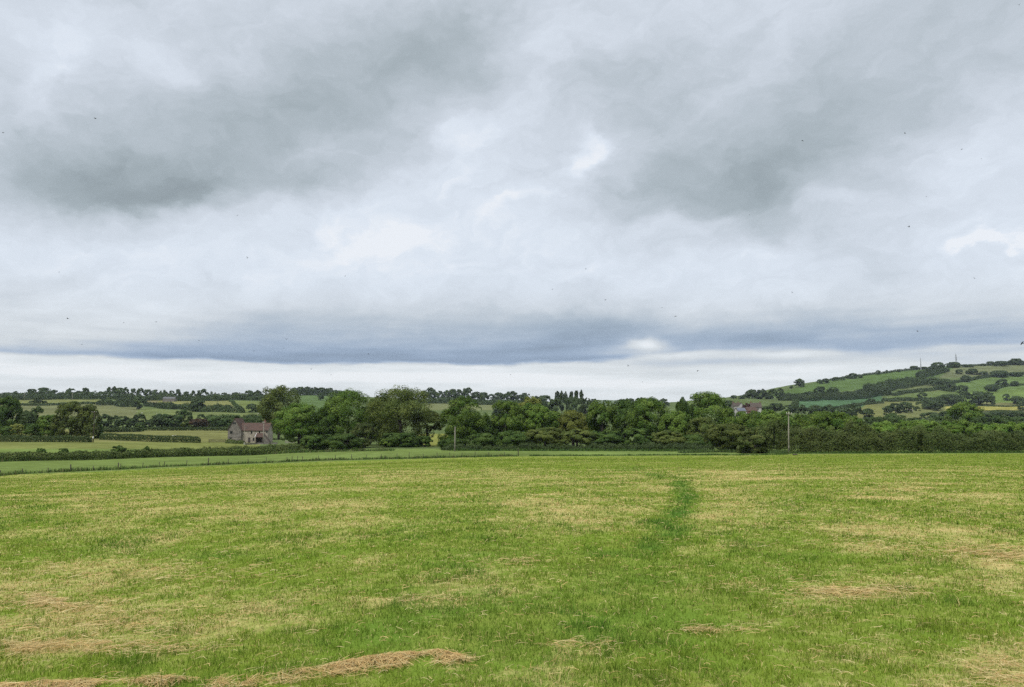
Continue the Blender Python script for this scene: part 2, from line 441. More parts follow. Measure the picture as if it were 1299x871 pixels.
def build_ground():
    rr = [0.5]
    while rr[-1] < 200: rr.append(rr[-1] * 1.0125)
    while rr[-1] < 2300: rr.append(rr[-1] * 1.0075)
    while rr[-1] < 9300: rr.append(rr[-1] * 1.035)
    rr = np.array(rr)
    az = np.concatenate([np.linspace(-180, -44, 50)[:-1], np.linspace(-44, 44, 760), np.linspace(44, 180, 50)[1:-1]])
    az = np.radians(az)
    RR, AZ = np.meshgrid(rr, az, indexing='ij')
    # rings of equal depth in front, of equal radius behind
    k = 1 / np.cos(np.clip(np.abs(AZ), 0, A40))
    X = RR * k * np.sin(AZ); Y = RR * k * np.cos(AZ)
    Z = ground_z(X.ravel(), Y.ravel()).reshape(X.shape)
    c, q = cq(X, Y)
    qb = np.interp(c, QB_C, QB_Q)
    nr, na = X.shape
    i, j = np.meshgrid(np.arange(nr - 1), np.arange(na), indexing='ij')
    jn = (j + 1) % na
    quads = np.stack([i * na + j, i * na + jn, (i + 1) * na + jn, (i + 1) * na + j], -1).reshape(-1, 4)
    V = np.stack([X.ravel(), Y.ravel(), Z.ravel()], -1)
    V = np.vstack([V, [[0, 0, 0]]])
    near = (q < qb).ravel()
    fm = near[quads].all(1)
    # dryness on the near part
    dry = np.zeros(len(V)); lush = np.zeros(len(V))
    sel = np.nonzero((q < qb * 1.03).ravel())[0]
    d, l, _, _ = dry_lush(V[sel, 0], V[sel, 1])
    dry[sel] = d; lush[sel] = l
    # base colours of the far fields
    colr = np.tile(np.array([0.088, 0.115, 0.042]), (len(V), 1))
    px, py = project(V[:, 0], V[:, 1], V[:, 2])
    jx = (fbm(V[:, 0] / 15, V[:, 1] / 15, 51, 2) - .5) * 2
    front = V[:, 1] > 30
    for poly, cc in FIELDS:
        m = in_poly(px + jx, py, poly) & front
        colr[m] = cc if cc[1] < cc[0] * 1.1 else (cc[0], cc[1] * .88, cc[2])
    strip = front & (q.ravel().tolist() + [0] > np.array(qb.ravel().tolist() + [1e9])) & (V[:, 1] < 330) & (py > 569)
    colr[strip] = (0.125, 0.165, 0.045)
    def sub(mask_faces, name, mat, attrs, extra=None):
        qf = quads[mask_faces]
        used = np.unique(qf)
        remap = np.full(len(V), -1); remap[used] = np.arange(len(used))
        a = {k: (t, arr[used]) for k, (t, arr) in attrs.items()}
        o = mesh_np(name, V[used], remap[qf], mat, None, a, smooth=True)
        return o
    fo = sub(fm, 'field', FIELD_MAT, {'dry': ('FLOAT', dry), 'lush': ('FLOAT', lush)})
    ho = sub(~fm, 'hills', HILL_MAT, {'base': ('FLOAT_COLOR', np.hstack([colr, np.ones((len(V), 1))]))})
    tag(fo, 'mown hay field with green regrowth and straw-coloured patches', 'field', kind='structure')
    tag(ho, 'pasture slopes and hills rising beyond the mown field', 'hills', kind='structure')

def field_mat():
    m, nt, N, L = newmat('mown_field')
    out = N.new('ShaderNodeOutputMaterial'); b = N.new('ShaderNodeBsdfDiffuse')
    g = N.new('ShaderNodeNewGeometry')
    ad = N.new('ShaderNodeAttribute'); ad.attribute_name = 'dry'
    al = N.new('ShaderNodeAttribute'); al.attribute_name = 'lush'
    n1 = N.new('ShaderNodeTexNoise'); n1.inputs['Scale'].default_value = 5; n1.inputs['Detail'].default_value = 6; n1.inputs['Roughness'].default_value = .7
    n2 = N.new('ShaderNodeTexNoise'); n2.inputs['Scale'].default_value = 0.9; n2.inputs['Detail'].default_value = 4
    for n in (n1, n2): L.new(g.outputs['Position'], n.inputs['Vector'])
    s = N.new('ShaderNodeMath'); s.operation = 'MULTIPLY_ADD'; s.inputs[1].default_value = 1.5; L.new(n1.outputs['Fac'], s.inputs[0])
    s0 = N.new('ShaderNodeMath'); s0.operation = 'ADD'; s0.inputs[1].default_value = -0.75; L.new(ad.outputs['Fac'], s0.inputs[0]); L.new(s0.outputs[0], s.inputs[2])
    mr = N.new('ShaderNodeMapRange'); mr.inputs[1].default_value = 0.22; mr.inputs[2].default_value = 0.85
    L.new(s.outputs[0], mr.inputs[0])
    gr = N.new('ShaderNodeMix'); gr.data_type = 'RGBA'
    gr.inputs['A'].default_value = (0.145, 0.205, 0.027, 1); gr.inputs['B'].default_value = (0.080, 0.158, 0.026, 1)
    L.new(al.outputs['Fac'], gr.inputs['Factor'])
    gv = N.new('ShaderNodeMix'); gv.data_type = 'RGBA'; gv.inputs['B'].default_value = (0.190, 0.225, 0.042, 1)
    L.new(gr.outputs['Result'], gv.inputs['A'])
    m2 = N.new('ShaderNodeMapRange'); m2.inputs[1].default_value = 0.4; m2.inputs[2].default_value = 0.7; L.new(n2.outputs['Fac'], m2.inputs[0])
    L.new(m2.outputs[0], gv.inputs['Factor'])
    mx = N.new('ShaderNodeMix'); mx.data_type = 'RGBA'; mx.inputs['B'].default_value = (0.45, 0.38, 0.15, 1)
    L.new(gv.outputs['Result'], mx.inputs['A']); L.new(mr.outputs[0], mx.inputs['Factor'])
    L.new(mx.outputs['Result'], b.inputs['Color']); L.new(b.outputs[0], out.inputs[0])
    return m

def hill_mat():
    m, nt, N, L = newmat('pasture')
    out = N.new('ShaderNodeOutputMaterial'); b = N.new('ShaderNodeBsdfDiffuse')
    g = N.new('ShaderNodeNewGeometry'); at = N.new('ShaderNodeAttribute'); at.attribute_name = 'base'
    n1 = N.new('ShaderNodeTexNoise'); n1.inputs['Scale'].default_value = 0.03; n1.inputs['Detail'].default_value = 8; n1.inputs['Roughness'].default_value = .62
    L.new(g.outputs['Position'], n1.inputs['Vector'])
    mr = N.new('ShaderNodeMapRange'); mr.inputs[1].default_value = 0.3; mr.inputs[2].default_value = 0.7; mr.inputs[3].default_value = 0.72; mr.inputs[4].default_value = 1.28
    L.new(n1.outputs['Fac'], mr.inputs[0])
    n2 = N.new('ShaderNodeTexNoise'); n2.inputs['Scale'].default_value = 0.35; n2.inputs['Detail'].default_value = 5
    L.new(g.outputs['Position'], n2.inputs['Vector'])
    m2 = N.new('ShaderNodeMapRange'); m2.inputs[1].default_value = 0.3; m2.inputs[2].default_value = 0.7; m2.inputs[3].default_value = 0.8; m2.inputs[4].default_value = 1.2
    L.new(n2.outputs['Fac'], m2.inputs[0])
    n3 = N.new('ShaderNodeTexNoise'); n3.inputs['Scale'].default_value = 2.2; n3.inputs['Detail'].default_value = 6; n3.inputs['Roughness'].default_value = .7
    L.new(g.outputs['Position'], n3.inputs['Vector'])
    m3 = N.new('ShaderNodeMapRange'); m3.inputs[1].default_value = 0.3; m3.inputs[2].default_value = 0.7; m3.inputs[3].default_value = 0.72; m3.inputs[4].default_value = 1.28
    L.new(n3.outputs['Fac'], m3.inputs[0])
    mu0 = N.new('ShaderNodeMath'); mu0.operation = 'MULTIPLY'; L.new(mr.outputs[0], mu0.inputs[0]); L.new(m3.outputs[0], mu0.inputs[1])
    mu = N.new('ShaderNodeMath'); mu.operation = 'MULTIPLY'; L.new(mu0.outputs[0], mu.inputs[0]); L.new(m2.outputs[0], mu.inputs[1])
    hv = N.new('ShaderNodeHueSaturation'); L.new(at.outputs['Color'], hv.inputs['Color']); L.new(mu.outputs[0], hv.inputs['Value'])
    L.new(hv.outputs[0], b.inputs['Color']); L.new(b.outputs[0], out.inputs[0])
    return m

FIELD_MAT = field_mat(); HILL_MAT = hill_mat()
build_ground()

# ------------------------------------------------------------------ grass blades
def blade_mat():
    m, nt, N, L = newmat('grass_blade')
    out = N.new('ShaderNodeOutputMaterial'); at = N.new('ShaderNodeAttribute'); at.attribute_name = 'base'
    d = N.new('ShaderNodeBsdfDiffuse'); t = N.new('ShaderNodeBsdfTranslucent'); ms = N.new('ShaderNodeMixShader'); ms.inputs[0].default_value = 0.3
    L.new(at.outputs['Color'], d.inputs['Color']); L.new(at.outputs['Color'], t.inputs['Color'])
    L.new(d.outputs[0], ms.inputs[1]); L.new(t.outputs[0], ms.inputs[2]); L.new(ms.outputs[0], out.inputs[0])
    return m
BLADE = blade_mat()

def blades(name, P, h, w, col, lean, az):
    """curved three-segment blades standing at P"""
    n = len(P)
    d = np.stack([np.cos(az), np.sin(az), np.zeros(n)], -1)
    s = np.stack([-np.sin(az + rng.uniform(-.9, .9, n)), np.cos(az), np.zeros(n)], -1)
    s /= np.linalg.norm(s, axis=1, keepdims=True)
    up = np.array([0, 0, 1.0])
    def at(t, ww):
        c = P + d * (h * lean * t ** 1.7)[:, None] + up * (h * t * (1 - 0.35 * lean * t))[:, None]
        return c - s * (w * ww)[:, None], c + s * (w * ww)[:, None]
    P0 = P - up * 0.01
    a0, b0 = P0 - s * (w * .5)[:, None], P0 + s * (w * .5)[:, None]
    a1, b1 = at(np.full(n, .55), .40)
    tip, _ = at(np.full(n, 1.0), 0.0)
    V = np.stack([a0, b0, a1, b1, tip], 1).reshape(-1, 3)
    base = np.arange(n)[:, None] * 5
    f = np.stack([base + [0, 1, 3], base + [0, 3, 2], base + [2, 3, 4]], 1).reshape(-1, 3)
    c = np.repeat(np.hstack([col, np.ones((n, 1))]), 5, axis=0)
    return mesh_np(name, V, f, BLADE, None, {'base': ('FLOAT_COLOR', c)})

def build_grass():
    n = 1250000
    a, b = 3.4 ** 0.1, 185 ** 0.1
    q = (a + (b - a) * rng.random(n)) ** 10
    x = q * rng.uniform(-.72, .72, n)
    c, _ = cq(x, q)
    ok = q < np.interp(c, QB_C, QB_Q) - 1
    x, q = x[ok], q[ok]
    dry, lush, px, py = dry_lush(x, q)
    cl = fbm(x / .22, q / .26, 61, 3)
    soil = blob(px, py, 1300, 860, 45, 28)
    keep = rng.random(len(x)) < (0.35 + 1.3 * np.clip(cl - .2, 0, 1)) * (1 - .6 * soil)
    x, q, dry, lush, cl = [k[keep] for k in (x, q, dry, lush, cl)]
    n = len(x)
    z = ground_z(x, q)
    isdry = rng.random(n) < sstep(.2, .85, dry) * .85 + .07
    tuft = sstep(.60, .70, fbm(x / .55, q / .6, 67, 3) + (fbm(x / 4, q / 5, 68, 3) - .5) * .35)
    h = (0.018 + 0.062 * rng.random(n) ** 2) * (0.45 + 0.9 * cl) * (1 + .6 * lush) * (1 + .9 * tuft)
    h = np.where(isdry, h * 0.85, h)
    tall = rng.random(n) < 0.012
    h = np.where(tall & (q < 40), h * 1.8, h)
    w = 0.0039 * np.maximum(q / 6, .75) ** 0.98 * rng.uniform(.7, 1.3, n)
    w = np.where(tall, w * .6, w)
    lean = np.where(isdry, rng.uniform(.6, 1.9, n), rng.uniform(.2, 1.3, n))
    az = rng.uniform(0, 2 * math.pi, n)
    t = rng.random(n)[:, None]; u = rng.random(n)[:, None]
    g = np.array([.125, .188, .018]) * (1 - t) + np.array([.235, .295, .040]) * t
    gl = np.array([.060, .145, .018]) * (1 - t) + np.array([.115, .210, .034]) * t
    L_ = np.clip(lush * .9 + (fbm(x / .8, q / .8, 71, 2) - .5) * .5 + .45 * tuft, 0, 1)[:, None]
    g = g * (1 - L_) + gl * L_
    s = np.array([.34, .255, .085]) * (1 - u) + np.array([.66, .54, .25]) * u
    col = np.where(isdry[:, None], s, g) * rng.uniform(.72, 1.18, (n, 1))
    o = blades('grass', np.stack([x, q, z], -1), h, w, col, lean, az)
    tag(o, 'short green and straw-coloured grass regrowing over the mown field', 'grass', kind='stuff')

def straws(name, P, nrm_az, L0, L1, w0, lift, cols, label):
    """lying stalks, bent, a few sticking up"""
    n = len(P)
    ln = rng.uniform(L0, L1, n); az = nrm_az
    d = np.stack([np.cos(az), np.sin(az), np.zeros(n)], -1)
    s = np.stack([-np.sin(az), np.cos(az), np.zeros(n)], -1)
    bend = rng.normal(0, .45, n); el = rng.normal(0.02, .16, n)
    w = w0 * np.maximum(P[:, 1] / 6, .8) * rng.uniform(.7, 1.3, n)
    Vs = []
    for k in range(4):
        t = k / 3
        c = P + d * ((t - .5) * ln)[:, None] + s * (bend * ln * (t - .5) ** 2 * 2)[:, None]
        gz = ground_z(c[:, 0], c[:, 1])
        c[:, 2] = gz + lift + np.maximum(0.004, (t - .35) * ln * el) + .012 * math.sin(t * 3.1)
        up = np.array([0, 0, 1.0]) * .5
        side = s * .8 + up
        Vs += [c - side * (w * .5)[:, None], c + side * (w * .5)[:, None]]
    V = np.stack(Vs, 1).reshape(-1, 3)
    base = np.arange(n)[:, None] * 8
    f = np.concatenate([base + [0, 1, 3, 2], base + [2, 3, 5, 4], base + [4, 5, 7, 6]], 0)
    c = np.repeat(np.hstack([cols, np.ones((n, 1))]), 8, axis=0)
    o = mesh_np(name, V, f, BLADE, None, {'base': ('FLOAT_COLOR', c)})
    tag(o, label, 'hay', kind='stuff')
    return o

def hay_cols(n, rust=.5):
    u = rng.random((n, 1)); r = (rng.random((n, 1)) < rust)
    c = np.array([.50, .37, .15]) * (1 - u) + np.array([.74, .60, .32]) * u
    c2 = np.array([.48, .31, .12]) * (1 - u) + np.array([.68, .49, .23]) * u
    return np.where(r, c2, c) * rng.uniform(.7, 1.1, (n, 1))

def build_hay():
    # the raked ridge
    P = []
    tot = 7500
    seg = [np.linalg.norm(b - a) for a, b, *_ in SWATH]
    for (a, b, h0, h1, w0, w1), sl in zip(SWATH, seg):
        k = int(tot * sl / sum(seg))
        t = rng.random(k)
        d = (b - a) / sl; nn = np.array([-d[1], d[0]])
        off = rng.normal(0, .85, k) * (w0 + (w1 - w0) * t)
        p = a[None] + (b - a)[None] * t[:, None] + nn[None] * off[:, None]
        P.append(p)
    P = np.vstack(P)
    gap = fbm(P[:, 0] / .35, P[:, 1] / .35, 81, 3)
    P = P[gap > .44 + .20 * rng.random(len(P))]
    lift = rng.random(len(P)) * .035
    P3 = np.column_stack([P, np.zeros(len(P))])
    straws('hay_swath', P3, rng.normal(.15, 1.1, len(P)), .05, .20, .0032, lift, hay_cols(len(P), .6),
           'raked ridge of rusty brown cut hay lying across the near left corner')
    # loose wisps
    X = []; AZ = []
    for (cx, cy, rx, ry, k) in [(60, 826, 120, 6, 2500), (70, 765, 42, 8, 1500), (1075, 752, 55, 8, 1300), (905, 801, 32, 5, 380), (1140, 623, 45, 4, 700), (1235, 700, 60, 7, 900),
                                (1280, 708, 45, 5, 700), (515, 762, 45, 4, 250), (660, 714, 30, 4, 150), (120, 790, 120, 18, 1500), (200, 728, 120, 12, 900), (1275, 858, 35, 14, 900), (730, 820, 40, 4, 120),
                                (250, 610, 80, 3, 300), (940, 640, 60, 10, 500), (1090, 682, 40, 9, 400)]:
        k = int(k * .8); px = cx + rng.normal(0, .8, k) * rx; py = cy + rng.normal(0, .8, k) * ry
        gk = fbm(px / 14, py / 4.5, 83, 3) > .50; px = px[gk]; py = py[gk]; k = len(px)
        px += 10 * np.sin(py * .8)
        Xr = (px - CX) / F; b = (CY - py) / F
        yy = CP - b * SP; sx = Xr / yy; sz = (SP + b * CP) / yy
        q = np.full(k, 10.0)
        for _ in range(30):
            gz = ground_z(sx * q, q)
            q = np.clip((CAMZ - gz) / -sz, 3.5, 170)
        X.append(np.column_stack([sx * q, q, np.zeros(k)])); AZ.append(rng.uniform(0, 6.28, k))
    n2 = 60000
    a, b = 3.4 ** 0.3, 70 ** 0.3
    q = (a + (b - a) * rng.random(n2 * 2)) ** (1 / .3)
    x = q * rng.uniform(-.7, .7, n2 * 2)
    dd, _, _, _ = dry_lush(x, q)
    m = rng.random(n2 * 2) < .10 + .6 * sstep(.2, .8, dd)
    X.append(np.column_stack([x[m], q[m], np.zeros(m.sum())])); AZ.append(rng.uniform(0, 6.28, m.sum()))
    P3 = np.vstack(X); az = np.concatenate(AZ)
    straws('loose_hay', P3, az, np.where(np.arange(len(P3)) < len(P3) - m.sum(), .06, .03), np.where(np.arange(len(P3)) < len(P3) - m.sum(), .20, .12), .0032, .015 + rng.random(len(P3)) * .03, hay_cols(len(P3), .35),
           'loose wisps of pale cut hay left scattered over the field')

def build_verge(name, path, width, h0, h1, dens, cols, label, wmul=1.0, lo=0.0):
    pts = [gp(a, b, lo=lo) for a, b in path]
    P = []
    for a, b in zip(pts[:-1], pts[1:]):
        L_ = np.linalg.norm(b[:2] - a[:2]); k = int(L_ * dens)
        t = rng.random(k); d = (b[:2] - a[:2]) / L_; nn = np.array([-d[1], d[0]])
        P.append(a[None, :2] + (b - a)[None, :2] * t[:, None] + nn[None] * (rng.normal(0, .42, k) * width)[:, None])
    P = np.vstack(P); n = len(P)
    nz = fbm(P[:, 0] / 1.6, P[:, 1] / 1.6, 91, 3)
    m = rng.random(n) < .25 + 1.2 * nz
    P = P[m]; nz = nz[m]; n = len(P)
    z = ground_z(P[:, 0], P[:, 1])
    h = rng.uniform(h0, h1, n) * (.45 + 1.1 * nz)
    w = P[:, 1] * .00055 * rng.uniform(.6, 1.4, n) * wmul
    ci = rng.integers(0, len(cols), n)
    col = np.array(cols)[ci] * rng.uniform(.75, 1.2, (n, 1))
    o = blades(name, np.column_stack([P, z]), h, w, col, rng.uniform(.1, .8, n), rng.uniform(0, 6.28, n))
    tag(o, label, 'grass', kind='stuff')

build_grass()
build_hay()
VG = [(.070, .125, .030), (.055, .105, .026), (.10, .15, .04), (.16, .15, .07)]
build_verge('fence_grass', [(-60, 607), (28, 601), (90, 598), (150, 595.5), (209, 592), (264, 590), (338, 587), (425, 583.5), (520, 581.5), (602, 579.5), (656, 578.5)],
            .9, .25, .75, 60, VG, 'long darker grass growing along the post and wire fence')
build_verge('boundary_grass', [(671, 578.3), (730, 578), (820, 577.5), (900, 577.3), (1000, 576.6)],
            .9, .2, .55, 55, VG[:3], 'strip of long grass at the far edge of the mown field')
build_verge('hedge_foot_grass', [(-60, 588), (60, 583), (130, 580.5), (220, 578.8), (320, 576.5), (400, 573.5), (500, 571.5)],
            2.2, .3, 1.0, 60, VG, 'tall rank grass at the foot of the overgrown hedge')
build_verge('corner_grass', [(862, 574.5), (910, 573.5), (960, 574), (1000, 575.5)],
            1.6, .5, 1.2, 60, [(.10, .15, .05), (.12, .165, .06), (.085, .135, .04)], 'pale tall grass before the hedge beside the pale pole', 1.0)
build_verge('tree_foot_grass', [(570, 571.3), (660, 571.8), (760, 571.8), (860, 572.3)], 2.0, .3, .9, 60, VG[:3], 'rank grass at the foot of the middle tree row')
build_verge('right_hedge_grass', [(1005, 575.2), (1100, 575), (1200, 574.6), (1340, 574.4)], 1.6, .2, .7, 60, VG[:3], 'rank grass at the foot of the right hedge')

# ------------------------------------------------------------------ foliage
def leaf_quads(P, Nn, size):
    n = len(P)
    Nn = Nn / np.maximum(np.linalg.norm(Nn, axis=1, keepdims=True), 1e-6)
    r = rng.normal(0, 1, (n, 3))
    a = np.cross(Nn, r); a /= np.maximum(np.linalg.norm(a, axis=1, keepdims=True), 1e-6)
    b = np.cross(Nn, a)
    s = (size * rng.uniform(.55, 1.25, n))[:, None]
    asp = rng.uniform(.55, .95, n)[:, None]
    V = np.stack([P - a * s, P - b * s * asp, P + a * s, P + b * s * asp], 1).reshape(-1, 3)
    f = np.arange(4 * n).reshape(-1, 4)
    return V, f

def sph(n):
    v = rng.normal(0, 1, (n, 3)); return v / np.linalg.norm(v, axis=1, keepdims=True)

def crown_pts(W, D, z0, z1, lobes, nleaf, kind, droop=0.0):
    """lobes on an uneven envelope, each of smaller clumps, leaves on the clumps' skins"""
    hc = (z1 - z0) / 2; zc = (z1 + z0) / 2
    E = np.array([W / 2, D / 2, hc])
    dirs = sph(lobes)
    dirs[:, 2] = np.where(dirs[:, 2] < -.75, -dirs[:, 2], dirs[:, 2])
    # keep a lobe at the top and at both flanks, so the outline fills its size
    fix = np.array([[0.08, 0, 1], [.95, .1, .0], [-.95, .1, .05], [.55, -.2, .75], [-.55, -.2, .75], [0, -1, .2]])
    k = min(len(fix), lobes); dirs[:k] = fix[:k] + rng.normal(0, .08, (k, 3))
    dirs /= np.linalg.norm(dirs, axis=1, keepdims=True)
    lr = rng.uniform(.20, .46, lobes)
    if kind == 'poplar': lr = rng.uniform(.3, .45, lobes)
    taper = np.ones(lobes)
    cen = dirs * (1 - lr)[:, None] * rng.uniform(.9, 1.06, lobes)[:, None] * E
    if kind in ('shrub', 'round'):
        # skirts of foliage down to the foot
        nl = int(lobes * .42)
        ph = rng.uniform(0, 2 * math.pi, nl); rr_ = np.sqrt(rng.uniform(.10, .58, nl)); zz_ = -rng.uniform(.15, .95, nl)
        lowc = np.column_stack([np.cos(ph) * rr_ * W / 2, np.sin(ph) * rr_ * D / 2, zz_ * hc])
        cen = np.vstack([cen, lowc]); lr = np.concatenate([lr, rng.uniform(.26, .40, nl)]); lobes += nl
    R_ = lr[:, None] * np.array([W / 2, D / 2, max(hc, W * .3) * .9])
    # sub clumps
    ns = 9
    sd = sph(lobes * ns); sd[:, 2] = np.where(sd[:, 2] < -.5, -sd[:, 2], sd[:, 2])
    li = np.repeat(np.arange(lobes), ns)
    sc = cen[li] + sd * R_[li] * rng.uniform(.55, .95, (len(li), 1))
    sr = R_[li] * rng.uniform(.32, .58, (len(li), 1))
    out = sc / E
    rad = np.linalg.norm(out, axis=1)
    wt = sr.prod(1) ** (2 / 3) * np.where(rad > .45, 1.0, .35)
    floor_ = -hc - .3
    ci = rng.choice(len(li), nleaf, p=wt / wt.sum())
    d = sph(nleaf)
    # turn leaves towards the outside of the crown
    flip = (d * (sc[ci] / E)).sum(1) < -.25
    d[flip] *= -1
    P = sc[ci] + d * sr[ci] * (rng.uniform(.72, 1.05, (nleaf, 1)))
    Nn = d * .9 + (sc[ci] / E) * .4 + np.array([0, 0, .2]) + rng.normal(0, .33, (nleaf, 3))
    P[:, 2] += zc
    if droop:
        P[:, 2] -= droop * (np.hypot(P[:, 0], P[:, 1]) / (W / 2)) ** 2
    P[:, 2] = np.maximum(P[:, 2], 0.15 + .3 * rng.random(nleaf))
    tint = np.clip(.45 + .2 * rng.normal(0, 1, nleaf) + .3 * rng.normal(0, 1, len(li))[ci] + .12 * rng.normal(0, 1, lobes)[li[ci]], 0, 1)
    return P, Nn, tint, sc + np.array([0, 0, zc])

def tree(name, px, d, w_px, top, mat, label, base=None, group=None, kind='round', cb=.12, leaf=None, cover=1.9, lobes=None, cat='tree', depth=1.0, droop=0.0, trunk=True):
    """a tree at depth d (or standing at photo row base) whose crown is w_px wide and reaches photo row top"""
    if d is None:
        p = gp(px, base)
    else:
        X, _ = ray(px, 545); p = np.array([X * d, d, 0.0]); p[2] = ground_z(p[:1], p[1:2])[0]
    d = p[1]
    X, Zt = ray(px, top)
    H = CAMZ + Zt * d - p[2]
    W = w_px * d / F * 1.02
    H = max(H, W * .25)
    if leaf is None: leaf = min(max(.17, d * .00082), .62 if d < 1200 else .8)
    z0 = H * cb
    lobes = lobes or int(np.clip((8 if d < 500 else 4) + W * (1.2 if d < 500 else .45) + rng.integers(0, 4), 5, 30))
    area = 4 * math.pi * ((W / 2) ** 2 + 2 * (W / 2) * (H - z0) / 2) / 3 * 1.5
    n = int(np.clip(cover * area / (leaf * leaf * 1.25), 220, 26000))
    P, Nn, tint, sc = crown_pts(W, W * depth, z0, H, lobes, n, kind, droop)
    P[:, 2] = np.minimum(P[:, 2], H * 1.01)
    V, f = leaf_quads(P, Nn, np.full(n, leaf))
    root = empty(name, p - np.array([0, 0, .1]))
    tag(root, label, cat, group)
    mesh_np('crown', V, f, LM[mat], root, {'tint': ('FLOAT', np.repeat(tint, 4))})
    if trunk:
        mb = MB()
        tr = max(.12, min(.55, W * .035 + H * .006)); th = z0 + (H - z0) * .45
        bend = rng.normal(0, .02, 2) * H
        mb.tube([(0, 0, -.5), (0, 0, .2), (bend[0] * .3, bend[1] * .3, th * .5), (bend[0], bend[1], th)], [tr * 1.5, tr * 1.15, tr * .85, tr * .5], 8)
        for k in range(5 if d < 400 else 3):
            t = sc[rng.integers(len(sc))] * np.array([.75, .75, .9])
            zb = th * rng.uniform(.45, .9)
            s0 = Vector((bend[0] * zb / th * .8, bend[1] * zb / th * .8, zb)); e = Vector(t)
            if e.z < zb: e.z = zb + H * .1
            mid = s0.lerp(e, .5) + Vector((0, 0, H * .03))
            mb.tube([s0, mid, e], [tr * .45, tr * .3, tr * .1], 6)
        mb.build('trunk', BARK, root, True)
    return root

def ordn(k):
    ones = ['', 'first', 'second', 'third', 'fourth', 'fifth', 'sixth', 'seventh', 'eighth', 'ninth', 'tenth', 'eleventh', 'twelfth', 'thirteenth', 'fourteenth', 'fifteenth', 'sixteenth', 'seventeenth', 'eighteenth', 'nineteenth']
    if k < 20: return ones[k]
    tens = {2: ('twenty', 'twentieth'), 3: ('thirty', 'thirtieth'), 4: ('forty', 'fortieth'), 5: ('fifty', 'fiftieth')}[k // 10]
    return tens[1] if k % 10 == 0 else tens[0] + '-' + ones[k % 10]

def tree_row(rows, where, group, mat, d=None, cb=.1, kind='round', adj='dark', noun='tree', **kw):
    """rows of (px, width, top[, base or depth override])"""
    rows = sorted(rows, key=lambda r: r[0])
    for k, r in enumerate(rows):
        px, w, top = r[:3]
        base = r[3] if len(r) > 3 else None
        m = r[4] if len(r) > 4 else mat
        dd = d if base is None else None
        if base is not None and base > 600: dd = base; base = None    # a depth in metres
        hgt = (base or (top + w)) - top
        shape = 'small' if w < 7 else ('broad' if w > 13 else 'rounded')
        if dd is None and base is not None and px > 985: w = w * 1.18
        lab = f'{shape} {adj} {noun} {where}, {ordn(k + 1)} from the left'
        tree({'tree': 'broadleaf_tree', 'bush': 'shrub'}[noun], px, dd, w, top, m, lab, base=base, group=group, cb=cb, kind=kind, cat=noun, **kw)

